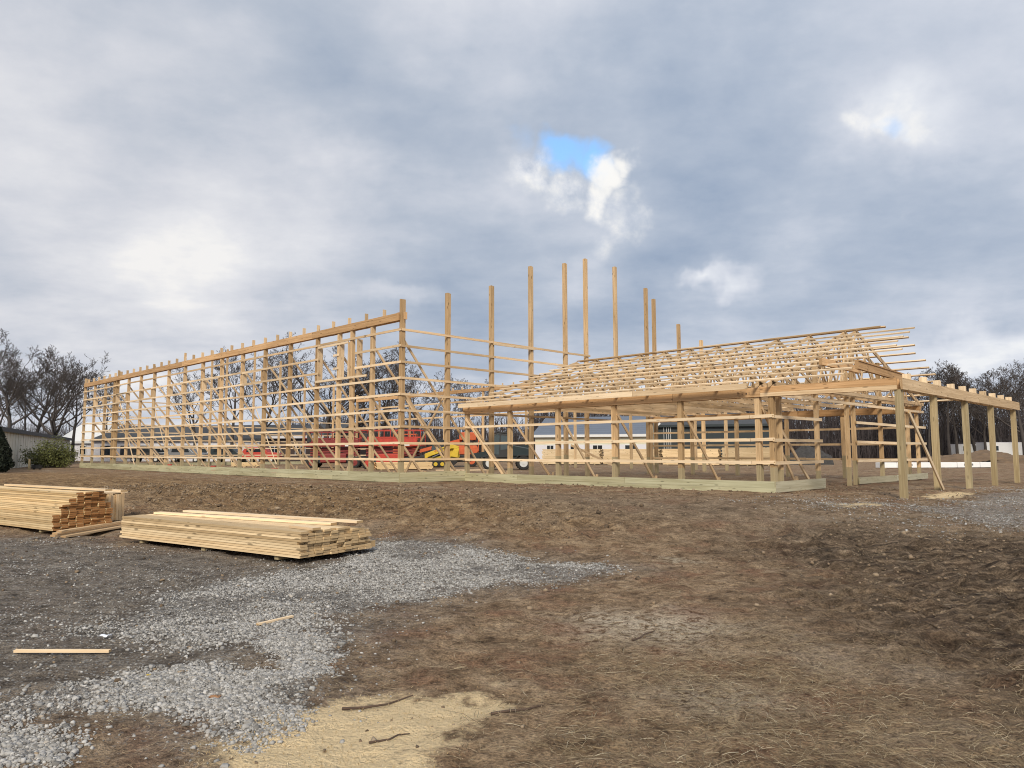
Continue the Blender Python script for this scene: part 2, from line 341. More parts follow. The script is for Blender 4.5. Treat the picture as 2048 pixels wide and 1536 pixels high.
sawm = t.rng(t.math('ADD', att('saw'), t.math('MULTIPLY', t.math('SUBTRACT', t.noise(pos, 6, 6, .7), .5), 1.3)), .28, .66)
dirt = t.mix(sawm, dirt, t.mix(n4, (.70, .52, .29), (.93, .76, .49)))
t.put(b.inputs['Base Color'], dirt); b.inputs['Roughness'].default_value = .95; b.inputs['Specular IOR Level'].default_value = .15
hh = t.math('ADD', t.math('ADD', t.math('MULTIPLY', n3, .6), t.math('MULTIPLY', n4, .3)), t.math('MULTIPLY', n2, .5))
hh = t.math('ADD', hh, t.math('MULTIPLY', chipm, .25))
bump(t, b, hh, 1.0, .14)
m, t, b = mat_new('limestone')
ge = t.new('ShaderNodeNewGeometry'); tc = t.new('ShaderNodeTexCoord')
c = t.ramp(ge.outputs['Random Per Island'], [(0, (.14, .132, .12)), (.2, (.235, .226, .212)), (.5, (.325, .316, .298)), (.85, (.415, .404, .384)), (.97, (.52, .508, .486)), (1, (.36, .31, .25))])
c = t.mix(1.0, c, t.ramp(t.noise(tc.outputs['Object'], 40, 3), [(.3, (.8, .8, .8)), (.7, (1.12, 1.12, 1.12))]), 'MULTIPLY')
t.put(b.inputs['Base Color'], c); b.inputs['Roughness'].default_value = .9
m, t, b = mat_new('clod'); ge = t.new('ShaderNodeNewGeometry')
t.put(b.inputs['Base Color'], t.ramp(ge.outputs['Random Per Island'], [(0, (.075, .052, .033)), (.4, (.165, .118, .075)), (.85, (.27, .20, .13)), (1, (.33, .26, .18))])); b.inputs['Roughness'].default_value = .95
m, t, b = mat_new('straw'); ge = t.new('ShaderNodeNewGeometry')
t.put(b.inputs['Base Color'], t.ramp(ge.outputs['Random Per Island'], [(0, (.09, .065, .04)), (.35, (.20, .15, .09)), (.75, (.34, .265, .16)), (.95, (.46, .38, .25)), (1, (.60, .54, .40))])); b.inputs['Roughness'].default_value = .8

m, t, b = mat_new('sawchip'); ge = t.new('ShaderNodeNewGeometry')
t.put(b.inputs['Base Color'], t.ramp(ge.outputs['Random Per Island'], [(0, (.45, .30, .13)), (.5, (.66, .49, .26)), (1, (.86, .72, .50))])); b.inputs['Roughness'].default_value = .8
# ------------------------------------------------------------------ object helpers
def tag(o, label=None, cat=None, group=None, kind=None):
    if label: o['label'] = label
    if cat: o['category'] = cat
    if group: o['group'] = group
    if kind: o['kind'] = kind
    return o
def link(name, mesh, parent=None, mat=None):
    o = bpy.data.objects.new(name, mesh); coll.objects.link(o)
    if mat and mesh and not mesh.materials: mesh.materials.append(MATS[mat])
    if parent: o.parent = parent
    return o
def empty(name, loc=(0, 0, 0), rz=0.0, parent=None):
    o = bpy.data.objects.new(name, None); coll.objects.link(o); o.location = loc; o.rotation_euler = (0, 0, rz); o.empty_display_size = .2
    if parent: o.parent = parent
    return o
def np_mesh(name, verts, faces):
    """verts n x 3, faces m x k (k = 3 or 4)"""
    verts = np.asarray(verts, np.float32); faces = np.asarray(faces, np.int32); k = faces.shape[1]
    me = bpy.data.meshes.new(name); me.vertices.add(len(verts)); me.vertices.foreach_set('co', verts.ravel())
    me.loops.add(faces.size); me.loops.foreach_set('vertex_index', faces.ravel())
    me.polygons.add(len(faces)); me.polygons.foreach_set('loop_start', np.arange(0, faces.size, k, dtype=np.int32))
    me.polygons.foreach_set('loop_total', np.full(len(faces), k, np.int32)); me.update(calc_edges=True); me.validate()
    return me
BOXF = [(0, 3, 2, 1), (4, 5, 6, 7), (0, 1, 5, 4), (1, 2, 6, 5), (2, 3, 7, 6), (3, 0, 4, 7)]
def box_v(x0, x1, y0, y1, z0, z1): return [(x0, y0, z0), (x1, y0, z0), (x1, y1, z0), (x0, y1, z0), (x0, y0, z1), (x1, y0, z1), (x1, y1, z1), (x0, y1, z1)]
class MB:
    """collects shapes into one mesh"""
    def __init__(s): s.v = []; s.f = []
    def add(s, v, f): n = len(s.v); s.v += [tuple(q) for q in v]; s.f += [tuple(i+n for i in q) for q in f]; return s
    def box(s, x0, x1, y0, y1, z0, z1): return s.add(box_v(x0, x1, y0, y1, z0, z1), BOXF)
    def bar(s, a, c, w, h, up=(0, 0, 1)):
        a, c = Vector(a), Vector(c); M = frame(a, c, up); L = (c-a).length
        return s.add([M @ Vector(q) for q in box_v(0, L, -w/2, w/2, -h/2, h/2)], BOXF)
    def tube(s, pts, rads, n=8, cap=True):
        pts = [Vector(p) for p in pts]; base = len(s.v)
        for i, p in enumerate(pts):
            d = (pts[min(i+1, len(pts)-1)]-pts[max(i-1, 0)]).normalized()
            up = Vector((0, 0, 1)) if abs(d.z) < .9 else Vector((1, 0, 0))
            a = d.cross(up).normalized(); c = d.cross(a)
            r = rads[i] if hasattr(rads, '__len__') else rads
            for k in range(n): s.v.append(tuple(p+r*(math.cos(2*math.pi*k/n)*a+math.sin(2*math.pi*k/n)*c)))
        for i in range(len(pts)-1):
            for k in range(n):
                q = base+i*n+k; q2 = base+i*n+(k+1) % n; s.f.append((q, q2, q2+n, q+n))
        if cap:
            s.f.append(tuple(base+k for k in range(n))); e = base+(len(pts)-1)*n; s.f.append(tuple(e+n-1-k for k in range(n)))
        return s
    def prism(s, prof, y0, y1):
        """profile in xz, extruded along y"""
        n = len(prof); v = [(x, y0, z) for x, z in prof]+[(x, y1, z) for x, z in prof]
        return s.add(v, [tuple(range(n)), tuple(range(2*n-1, n-1, -1))]+[(i, i+n, (i+1) % n+n, (i+1) % n) for i in range(n)])
    def mesh(s, name):
        me = bpy.data.meshes.new(name); me.from_pydata(s.v, [], s.f); me.update()
        bm = bmesh.new(); bm.from_mesh(me); bmesh.ops.recalc_face_normals(bm, faces=bm.faces); bm.to_mesh(me); bm.free(); return me
    def build(s, name, mat, parent=None, bevel=0.0):
        o = link(name, s.mesh(name), parent, mat)
        if bevel:
            md = o.modifiers.new('bevel', 'BEVEL'); md.width = bevel; md.segments = 2; md.limit_method = 'ANGLE'
        return o
def frame(a, c, up=(0, 0, 1)):
    a, c = Vector(a), Vector(c); x = (c-a).normalized(); up = Vector(up)
    if abs(x.dot(up)) > .98: up = Vector((UV[0].x, UV[0].y, 0))
    y = up.cross(x).normalized(); z = x.cross(y)
    M = Matrix.Identity(4)
    for i in range(3): M[i][0], M[i][1], M[i][2], M[i][3] = x[i], y[i], z[i], a[i]
    return M
BOARDS = {}
def board(name, a, c, w, h, mat, parent=None, up=(0, 0, 1), plies=1):
    """a sawn board from a to c (centre line), w across, h along up; alike boards share a mesh"""
    a, c = Vector(a), Vector(c); L = round((c-a).length, 2); key = (L, w, h, mat, plies)
    if key not in BOARDS:
        mb = MB()
        if plies == 1: mb.box(0, L, -w/2, w/2, -h/2, h/2)
        else:
            t = w/plies
            for k in range(plies):
                e = (.004, -.003, .002)[k % 3]
                mb.box(0, L-.01*k, -w/2+k*t, -w/2+(k+1)*t-.003, -h/2+e, h/2+e)
        me = mb.mesh(name); me.materials.append(MATS[mat]); BOARDS[key] = me
    o = bpy.data.objects.new(name, BOARDS[key]); coll.objects.link(o); o.matrix_world = frame(a, c, up)
    if parent: o.parent = parent            # parents of boards stand at the origin, unrotated
    return o

# building axes: U along the long wall away to the left, V along the gable end away to the right
ANG = 0.7859; CORNER = Vector((-4.1437, 27.2965, 0))
UV = (Vector((-math.sin(ANG), math.cos(ANG), 0)), Vector((math.cos(ANG), math.sin(ANG), 0)))
def W(u, v, z): return CORNER+UV[0]*u+UV[1]*v+Vector((0, 0, z+CAMZ))    # z measured from eye level

# ------------------------------------------------------------------ the ground
tx = np.linspace(-5.63, 5.63, 660); gx = 3.0*np.sinh(tx)
ty = np.linspace(-3.3, 5.85, 580); gy = 5.0+3.0*np.sinh(ty)
GX, GY = np.meshgrid(gx, gy); fx, fy = GX.ravel(), GY.ravel()
GZ = ground_z(fx, fy)
nx, ny = len(gx), len(gy); idx = np.arange(nx*ny).reshape(ny, nx)
me = np_mesh('ground', np.column_stack([fx, fy, GZ]), np.column_stack([idx[:-1, :-1].ravel(), idx[:-1, 1:].ravel(), idx[1:, 1:].ravel(), idx[1:, :-1].ravel()]))
def gatt(name, val):
    a = me.attributes.new(name, 'FLOAT', 'POINT'); a.data.foreach_set('value', np.asarray(val, np.float32))
zz = lambda n, **k: zone(n, fx, fy, **k)
gatt('gravel', np.maximum.reduce([zz('gravelA', soft=.4, wob=.32), zz('gravelB', soft=.15, wob=.12), zz('gravelC', soft=.15, wob=.1), .85*zz('gravelD', soft=1.2, wob=1.0, freq=.9), .55*zz('gravelE', soft=1, wob=.6)]))
gatt('grey', zz('greydirt', soft=1.2, wob=.6, freq=1.2))
gatt('saw', np.maximum.reduce([zz('sawdust', soft=.5, wob=.2), .8*zz('sawB', soft=.4, wob=.2), .75*zz('sawC', soft=.5, wob=.2)]))
gatt('dry', np.maximum(zz('dry', soft=.6, wob=.35), zz('dryB', soft=.35, wob=.2)))
gatt('pale', zz('pale', soft=.5, wob=.2)); gatt('dark', zz('dark', soft=1.4, wob=.8, freq=.9)); gatt('brown', zz('brown', soft=3.0, wob=1.5, freq=.6))
gatt('straw', zz('straw', soft=1.0, wob=.6)); gatt('pad', zz('padgrey', soft=3, wob=1.5, freq=.6))
me.polygons.foreach_set('use_smooth', np.ones(len(me.polygons), bool))
tag(link('ground', me, None, 'soil'), 'bare brown soil of the building site', None, None, 'structure')

# loose stones, clods and straw -------------------------------------------------
RS = np.random.RandomState(5)
def scatter(n, names, box, soft=.3, wob=.3, power=1.0, patch=0):
    x0, x1, y0, y1 = box; X = []; Y = []; got = 0
    while got < n:
        x = RS.uniform(x0, x1, n*2); y = y0+(y1-y0)*RS.rand(n*2)**power
        if names: p = np.maximum.reduce([zone(k, x, y, soft, wob) for k in names])
        else: p = np.ones_like(x)
        if patch: p = p*np.clip(sstep((fbm(x*patch, y*patch, 4, 91)-.34)/.26), .10, 1)
        k = RS.rand(n*2) < p; X.append(x[k]); Y.append(y[k]); got += k.sum()
    return np.concatenate(X)[:n], np.concatenate(Y)[:n]
CUBE = np.array(box_v(-.5, .5, -.5, .5, -.5, .5)); CF = np.array(BOXF)
def rocks(name, x, y, size, mat, flat=.65, sink=.2, label='', cat=''):
    n = len(x); v = CUBE[None]*(1+RS.uniform(-.45, .25, (n, 8, 3)))
    top = v[:, :, 2] > 0; v[:, :, :2] *= np.where(top, RS.uniform(.45, .9, (n, 8)), 1)[:, :, None]
    v *= size[:, None, None]*np.stack([RS.uniform(.7, 1.3, n), RS.uniform(.6, 1.1, n), RS.uniform(.4, .75, n)*flat/.65], 1)[:, None, :]
    # random rotation about z plus a tilt
    a = RS.uniform(0, 6.283, n); tl = RS.normal(0, .35, n); ca, sa, ct, st = np.cos(a), np.sin(a), np.cos(tl), np.sin(tl)
    X, Y, Z = v[:, :, 0], v[:, :, 1], v[:, :, 2]
    Y, Z = Y*ct[:, None]-Z*st[:, None], Y*st[:, None]+Z*ct[:, None]
    X, Y = X*ca[:, None]-Y*sa[:, None], X*sa[:, None]+Y*ca[:, None]
    P = np.stack([X+x[:, None], Y+y[:, None], Z+(ground_z(x, y)+size*sink)[:, None]], 2).reshape(-1, 3)
    F = (CF[None]+8*np.arange(n)[:, None, None]).reshape(-1, 4)
    return tag(link(name, np_mesh(name, P, F), None, mat), label, cat, None, 'stuff')
xa, ya = scatter(40000, ['gravelA'], (-5, 2, 6, 14), .42, .32, 1.0, 1.3); xb, yb = scatter(24000, ['gravelB', 'gravelC'], (-4, -1, 3.8, 7), .16, .13, 1.0, 1.6)
xd, yd = scatter(9000, ['gravelD', 'gravelE'], (5, 18, 12.5, 24), 2.5, 1.4, 1.0, .7); xg, yg = scatter(20000, ['greydirt'], (-13, 2, 3.5, 15), .8, .6, 1.3, .9)
x = np.concatenate([xa, xb, xd, xg]); y = np.concatenate([ya, yb, yd, yg])
sz = np.concatenate([RS.gamma(5, .0034, len(xa)), RS.gamma(5, .0032, len(xb)), RS.gamma(5, .0040, len(xd)), RS.gamma(3, .0045, len(xg))])
rocks('gravel', x, y, np.clip(sz, 0.006, .05), 'limestone', sink=.05, label='pale grey crushed stone strewn in patches over the soil', cat='gravel')
x, y = scatter(64000, None, (-13, 12, 3, 26), power=1.1); keep = RS.rand(len(x)) < (-.0+.22+.78*np.maximum(zone('dark', x, y, 1), zone('brown', x, y, 2)))
x, y = x[keep], y[keep]; rocks('soil_clods', x, y, np.clip(RS.gamma(1.8, .006, len(x))*(.6+.085*y), .004, .10), 'clod', sink=.15, label='small brown lumps of soil scattered over the bare ground', cat='soil')
def blades(name, x, y, length, width, mat, lift, label, cat):
    n = len(x); a = RS.uniform(0, 6.283, n); z = ground_z(x, y); bend = RS.normal(0, .35, n)
    el = np.abs(RS.normal(0, lift, n)); d = np.stack([np.cos(a), np.sin(a)], 1); d2 = np.stack([np.cos(a+bend), np.sin(a+bend)], 1); p = np.stack([-d[:, 1], d[:, 0]], 1)
    A = np.column_stack([x, y, z+.004]); h = (length*.5)[:, None]
    B = A+np.column_stack([d*h*np.cos(el)[:, None], h[:, 0]*np.sin(el)+.006]); B[:, 2] = np.maximum(B[:, 2], ground_z(B[:, 0], B[:, 1])+.005)
    Cc = B+np.column_stack([d2*h*np.cos(el*.4)[:, None], h[:, 0]*np.sin(el*.4)*.5]); Cc[:, 2] = np.maximum(Cc[:, 2], ground_z(Cc[:, 0], Cc[:, 1])+.003)
    w = np.column_stack([p*width[:, None]*.5, np.zeros(n)]); up = np.column_stack([np.zeros((n, 2)), width*.6])
    V = np.stack([A-w, A+w, A+up, B-w, B+w, B+up, Cc-w*.4, Cc+w*.4, Cc+up*.4], 1).reshape(-1, 3)
    fs = []
    for q in (0, 3):
        for i in range(3): j = (i+1) % 3; fs.append((q+i, q+j, q+3+j, q+3+i))
    F = (np.array(fs)[None]+9*np.arange(n)[:, None, None]).reshape(-1, 4)
    return tag(link(name, np_mesh(name, V, F), None, mat), label, cat, None, 'stuff')
x1, y1 = scatter(12000, ['straw'], (-.3, 5, 3, 7), 1.0, .6); x2, y2 = scatter(20000, None, (-3.5, 8, 3, 13), power=1.4)
clump = fbm(x2*1.1, y2*1.1, 3, 77)+RS.normal(0, .05, len(x2)) > .53; x2, y2 = x2[clump], y2[clump]
x = np.concatenate([x1, x2]); y = np.concatenate([y1, y2]); g_ = np.maximum(zone('gravelA', x, y), np.maximum(zone('gravelB', x, y), zone('sawdust', x, y))); k = RS.rand(len(x)) > g_*1.3; x, y = x[k], y[k]
blades('dead_grass', x, y, RS.gamma(2.5, .024, len(x)), RS.uniform(.0013, .0036, len(x)), 'straw', .20, 'dry trampled straw-coloured grass lying on the soil', 'dead grass')

x, y = scatter(1200, ['sawdust'], (-1.8, .2, 3.5, 5.2), .45, .25, 1.0, 1.5)
so = blades('sawdust_chips', x, y, RS.gamma(2, .003, len(x)), RS.uniform(.002, .005, len(x)), 'sawchip', .4, 'pale sawdust chips and shavings scattered at the bottom of the scene', 'sawdust')

# ================================================================== the tall timber frame
GZ0 = -1.13                                    # building pad, from eye level
main = tag(empty('barn_frame'), 'tall long timber post frame of a barn under construction, without a roof', 'building frame')
UP = (0, 0, 1)
gk = [-.2605+.61*k for k in range(9)]
jit = lambda s: rnd.uniform(-s, s)
def post(u, v, z1, parent=main, z0=GZ0-.25, w=.145, d=.16, across='U', mat='post'):
    # plies stacked along the wall
    up = UV[1] if across == 'U' else UV[0]
    return board('post', W(u, v, z0), W(u+jit(.012), v+jit(.012), z1), w, d, mat, parent, up=tuple(up), plies=3)
def run(name, u0, v0, u1, v1, z, t, h, mat, parent=main, step=4.88, first=None, out=0.0, wob=.008):
    """boards laid end to end along a wall line"""
    L = math.hypot(u1-u0, v1-v0); s = 0.0; nxt = first if first else step
    while s < L-.05:
        e = min(L, nxt); nxt = e+step
        if L-e < .7: e = L
        f0, f1 = (s+.003)/L, (e-.003)/L
        board(name, W(u0+(u1-u0)*f0, v0+(v1-v0)*f0, z+jit(wob)), W(u0+(u1-u0)*f1, v0+(v1-v0)*f1, z+jit(wob)), t, h, mat, parent); s = e
ULEN, VLEN = 40.3, 24.4
A_POSTS = [2.01, 3.45, 4.44, 6.22, 8.62, 11.06, 13.52, 15.96, 18.45, 20.92, 23.36, 25.76, 28.15, 30.54, 32.92, 35.40, 37.86]
# near long wall
for u in A_POSTS: post(u, .085, 5.2)
post(33.4, .09, 5.2)
post(.085, .09, 5.80, w=.165, d=.17); post(ULEN, .085, 5.67)
for k in range(9):
    z = gk[k]
    segs = [(0.0, ULEN)]
    if k == 8: segs = [(0.0, 2.35), (2.35, ULEN)]
    if k in (6, 7): segs = [(0.0, 3.0), (5.95, ULEN)]
    for a, c in segs: run('girt', a-.02, -.021, c+.12, -.021, z, .038, .089, 'pine_pale' if k < 8 else 'pine', first=4.88*rnd.uniform(.45, 1.0))
run('header_beam', .22, -.021, ULEN+.02, -.021, 5.125, .038, .286, 'header', step=7.32, first=6.3, wob=.004)
run('header_beam', .22, .176, ULEN+.02, .176, 5.125, .038, .286, 'header', step=7.32, first=5.0, wob=.004)
board('header_block', W(.16, -.06, 4.97), W(.16, -.06, 5.27), .038, .14, 'header', main, up=tuple(UV[0]))
board('header_block', W(-.10, .085, 5.0), W(-.10, .085, 5.27), .038, .14, 'header', main, up=tuple(UV[1]))
for k in range(32):
    u = 1.26+1.235*k
    if u < ULEN-.2: board('truss_block', W(u, .085, 4.98), W(u, .085, 5.56+jit(.015)), .038, .14, 'pine', main, up=tuple(UV[1]))
run('skirt_board', .0, -.021, ULEN+.1, -.021, -.83, .038, .184, 'treated', step=4.88, first=3.4, wob=.004)
run('skirt_board', .0, -.021, ULEN+.1, -.021, -1.018, .038, .184, 'treated', step=4.88, first=4.6, wob=.004)
# window framing in the long wall
def window_frame(u0, u1, z0, z1):
    for u in (u0, u1): board('window_jamb', W(u, .09, z0), W(u, .09, z1), .038, .25, 'pine', main, up=tuple(UV[1]))
    for z in (z0, z1): board('window_rail', W(u0, -.021, z), W(u1, -.021, z), .038, .089, 'pine_pale', main)
for a, c in ((21.1, 23.1), (16.15, 18.2), (11.25, 13.3), (26.0, 28.0), (30.7, 32.7), (35.6, 37.6)): window_frame(a, c, gk[6]-.02, gk[7]-.03)
window_frame(3.62, 6.02, gk[5]+.25, gk[8]-.1)
board('window_jamb', W(2.95, .09, gk[5]+.25), W(2.95, .09, gk[8]-.05), .038, .25, 'pine', main, up=tuple(UV[1]))
board('window_jamb', W(4.3, .09, gk[5]+.25), W(4.3, .09, gk[8]-.05), .038, .25, 'pine', main, up=tuple(UV[1]))
board('window_rail', W(2.2, -.06, gk[5]+.25), W(6.1, -.06, gk[5]+.25), .038, .089, 'pine_pale', main)
for z in (gk[6]+.1, gk[7]+.05): board('window_rail', W(4.3, -.021, z), W(4.75, -.021, z), .038, .089, 'pine_pale', main)
def brace(u, v, z, fu, fv, parent=main, mat='pine', stake=True, w=.038, h=.14):
    f = W(fu, fv, GZ0+.14); board('brace', W(u, v, z), f, w, h*.64, mat, parent)
    if stake:
        dx, dy = (0, .06) if abs(fv-v) > abs(fu-u) else (-.06, 0)
        board('stake', W(fu+dx, fv+dy, GZ0-.1), W(fu+dx*1.6+jit(.06), fv+dy*1.6, GZ0+.36+jit(.06)), .038, .089, 'pine', parent, up=tuple(UV[0]))
for i, u in enumerate([0.0]+A_POSTS):
    if i == 2: continue
    brace(u+.09, .17, 4.3+jit(.12), u+.09+jit(.12), 4.55+jit(.15))
    if i % 3 != 1 or i < 2: brace(u+.09, .17, 2.1+jit(.1), u+.11+jit(.1), 2.75+jit(.15))
# near gable end
GAB = [(2.32, 6.37), (4.74, 7.06), (7.15, 8.34), (9.49, 8.91), (11.03, 9.42), (13.4, 9.45), (16.13, 8.77), (16.84, 8.28), (19.28, 7.2), (21.71, 6.55)]
for v, z in GAB: post(.085, v, z, across='V', w=.165, d=.165)
post(.085, VLEN-.09, 5.8, across='V')
for k in range(9):
    vend = {0: 3.2, 1: 3.2, 2: 3.2, 3: 13.5, 4: 13.5, 5: 11.2, 6: 11.2, 7: 11.2, 8: 11.2}[k]
    run('girt', -.021, -.03, -.021, vend, gk[k], .038, .089, 'pine', first=4.88 if k % 2 else 4.76, wob=.012)
board('girt', W(-.06, 4.7, gk[8]-.07), W(-.06, 7.25, gk[8]-.05), .038, .089, 'pine_pale', main)
run('skirt_board', -.021, -.04, -.021, 3.2, -.83, .038, .184, 'treated'); run('skirt_board', -.021, -.04, -.021, 3.2, -1.018, .038, .184, 'treated')
for v, z in GAB[:1]: brace(.17, v, 2.4, 2.9, v)
brace(-.1, 3.3, 1.34, -.1, 5.44)
# far long wall
FAR_POSTS = [2.2, 7.1, 12.0, 16.9, 21.8, 26.7, 31.6, 36.4, 40.2]
for u in FAR_POSTS: post(u, VLEN-.085, 5.2)
run('header_beam', .1, VLEN+.02, ULEN, VLEN+.02, 5.125, .038, .286, 'header', step=7.32); run('header_beam', .1, VLEN-.18, ULEN, VLEN-.18, 5.125, .038, .286, 'header', step=7.32, first=4)
for k in (5, 7): run('girt', 14.0, VLEN+.02, ULEN, VLEN+.02, gk[k]+.25, .038, .14, 'pine', first=3.0)
for k in (0, 1, 2): run('girt', 34.0, VLEN+.02, ULEN, VLEN+.02, gk[k], .038, .089, 'pine_pale')
for k in range(33): board('truss_block', W(1.2+1.22*k, VLEN-.08, 4.98), W(1.2+1.22*k, VLEN-.08, 5.5), .038, .14, 'pine', main, up=tuple(UV[1]))
# far gable end
for v, z in [(2.36, 6.47), (5.0, 7.08), (7.39, 8.34), (9.69, 8.73), (11.0, 9.0), (13.5, 9.0), (16.0, 8.4), (18.5, 7.3), (21.6, 6.5), (24.3, 5.7)]: post(ULEN-.085, v, z, across='V', w=.14)
for k in range(8):
    run('girt', ULEN+.02, 0, ULEN+.02, VLEN if k < 6 else 10, gk[k]+.04, .038, .089, 'pine_pale', first=3.6)
for v in (2.36, 5.0, 7.39, 9.69, 13.5, 16.0, 18.5, 21.6): brace(ULEN-.2, v+.09, 3.9+jit(.4), ULEN-4.3+jit(.4), v+.09, mat='pine_pale', stake=False)
run('skirt_board', ULEN+.02, 0, ULEN+.02, VLEN, -.93, .038, .235, 'treated')

# ================================================================== the lower wing with its roof trusses and porch
wing = tag(empty('wing_frame'), 'lower timber wing with roof trusses, purlins and an open porch of posts', 'building frame')
V0, V1, UE, UPOR = 3.2, 16.3, -12.93, -16.2
VR, ZR, ZE, SL = (V0+V1)/2, 4.20, 2.06, .335
wk = [-.29, .345, 1.0]
WP = [-.02, -2.47, -4.9, -7.39, -9.91, -12.46, -12.87]
for u in WP: post(u, V0+.085, 1.56, wing)
for u in [-.02, -2.47, -4.9, -7.39, -9.91, -12.46]: post(u, V1-.085, 1.56, wing)
for z in wk:
    run('girt', .1, V0-.021, UE-.06, V0-.021, z, .038, .089, 'pine_pale', wing, first=2.6 if z > .3 else 7.5, wob=.008)
    run('girt', .1, V1+.02, UE-.02, V1+.02, z-.02, .038, .089, 'pine', wing, first=3.4)
# eave headers
run('header_beam', .12, V0-.022, -12.6, V0-.022, 1.685, .038, .27, 'header', wing, step=7.3, first=9.85, wob=.002)
run('header_beam', .12, V0+.19, -12.6, V0+.19, 1.685, .038, .27, 'header', wing, step=7.3, first=6)
board('porch_header', W(-12.6, V0-.024, 1.745), W(UPOR+.02, V0-.024, 1.745), .038, .17, 'header', wing)
board('porch_header', W(-12.6, V0-.022, 1.605), W(UPOR+.02, V0-.022, 1.595), .042, .11, 'pine', wing)
board('porch_header', W(-12.6, V0+.19, 1.685), W(UPOR+.02, V0+.19, 1.685), .038, .27, 'header', wing)
run('header_beam', .12, V1+.02, UE-.05, V1+.02, 1.69, .038, .28, 'header', wing, step=6.1, first=4)
run('header_beam', .12, V1-.19, UE-.05, V1-.19, 1.69, .038, .28, 'header', wing, step=6.1, first=2)
# ink stamps on the header
mb_ = MB()
for du, dz, wu, hz in ((0, .03, .05, .012), (0, -.01, .07, .014), (0, -.05, .07, .016), (-.14, .0, .03, .012), (-.14, -.05, .03, .012), (-.26, -.03, .04, .05), (-.36, -.03, .014, .07)): mb_.bar(W(-11.9+du, V0-.043, 1.69+dz), W(-11.9+du-wu, V0-.043, 1.69+dz), .003, hz)
mb_.build('grade_stamp', 'stick', wing)
# fascia
run('fascia_board', .1, V0-.30, -12.35, V0-.30, 1.855, .038, .17, 'pine_pale', wing, step=3.66, first=1.2, wob=.003)
run('skirt_board', .02, V0-.021, UE-.04, V0-.021, -.91, .038, .184, 'treated', wing, first=3.0, wob=.004); run('skirt_board', .02, V0-.021, UE-.04, V0-.021, -1.098, .038, .184, 'treated', wing, first=4.4, wob=.004)
# trusses
def truss(u):
    tr = empty('roof_truss', parent=wing)
    zb = 1.83+.07
    ez = lambda v: ZE-.13+SL*(min(v, 2*VR-v)-V0)          # centre line of the top chord
    board('bottom_chord', W(u, V0-.02, zb), W(u, V1+.02, zb), .038, .14, 'pine', tr)
    upn = (-UV[1]*SL+Vector((0, 0, 1))).normalized(); upf = (UV[1]*SL+Vector((0, 0, 1))).normalized()
    board('top_chord', W(u, V0-.27, ez(V0-.27)), W(u, VR, ez(VR)), .038, .12, 'truss_wood', tr, up=tuple(upn))
    board('top_chord', W(u, VR+.005, ez(VR)), W(u, V1+.28, ez(V0-.28)), .038, .14, 'truss_wood', tr, up=tuple(upf))
    for s in (0, 1):
        m_ = lambda v: v if s == 0 else 2*VR-v
        for va, vb in ((4.9, 4.7), (4.9, 6.3), (7.1, 6.3), (7.1, 8.0), (8.0, 9.72), (8.9, 8.0), (8.9, 9.72)):
            up_ = ez(va)-.03; lo = zb+.03
            if vb == 9.72: pa, pb = (8.0, lo), (9.72, ez(9.72)-.05)
            else: pa, pb = (vb, lo), (va, up_)
            if (va, vb) == (8.9, 9.72): pa, pb = (9.72, lo), (8.9, ez(8.9)-.04)
            board('web', W(u+.001, m_(pa[0]), pa[1]), W(u+.001, m_(pb[0]), pb[1]), .036, .075, 'truss_wood', tr)
tus = [-.35-1.22*k for k in range(11)]+[-12.93]
for u in tus: truss(u)
# purlins
def purlin(v, u0, u1, z, up, mat='pine_pale'):
    s = u0
    while s > u1+.05:
        e = max(u1, s-rnd.uniform(4.2, 5.2))
        if e-u1 < 1.0: e = u1
        board('purlin', W(s, v, z), W(e+.004, v, z), .089, .042, mat, wing, up=up); s = e
upn = tuple((-UV[1]*SL+Vector((0, 0, 1))).normalized()); upf = tuple((UV[1]*SL+Vector((0, 0, 1))).normalized())
ENDS = [-14.92, -14.91, -14.91, -14.91, -15.59, -15.26, -15.11, -15.08, -15.08, -15.05]
for k in range(10):
    v = V0+.62*k; z = ZE-.13+SL*(v-V0)+.095
    purlin(v, -.05-.05*rnd.random(), ENDS[k], z, upn)
    purlin(2*VR-v, -.1, -14.15+jit(.15), z, upf)
purlin(VR-.10, -.5, -13.76, ZR+.005, upn, 'pine'); purlin(VR+.10, -.5, -13.85, ZR+.005, upf, 'pine')
# end wall
for v, z in ((V0+.6, 1.95), (6.37, 2.85), (8.85, 3.85), (9.4, 3.95), (12.0, 3.25), (14.61, 2.35), (16.2, 1.8)): post(UE+.1, v, z, wing, across='V', w=.125, d=.12)
for z in wk:
    board('girt', W(UE-.02, V0-.04, z-.02), W(UE-.02, 6.46, z-.01), .038, .089, 'pine_pale', wing)
    run('girt', UE-.02, 9.3, UE-.02, 16.85, z-.02, .038, .089, 'pine_pale', wing, first=4.2)
run('girt', UE-.02, V0+.2, UE-.02, 16.7, 1.60, .038, .089, 'pine_pale', wing, first=7.0)
run('girt', UE-.02, 7.2, UE-.02, 16.72, 1.93, .038, .12, 'pine', wing, first=5.0)
board('skirt_board', W(UE-.02, V0-.04, -.97), W(UE-.02, 6.55, -.96), .04, .30, 'treated_gable', wing); run('skirt_board', UE-.02, 9.35, UE-.02, 16.8, -.97, .04, .22, 'treated_gable', wing, first=3.7)
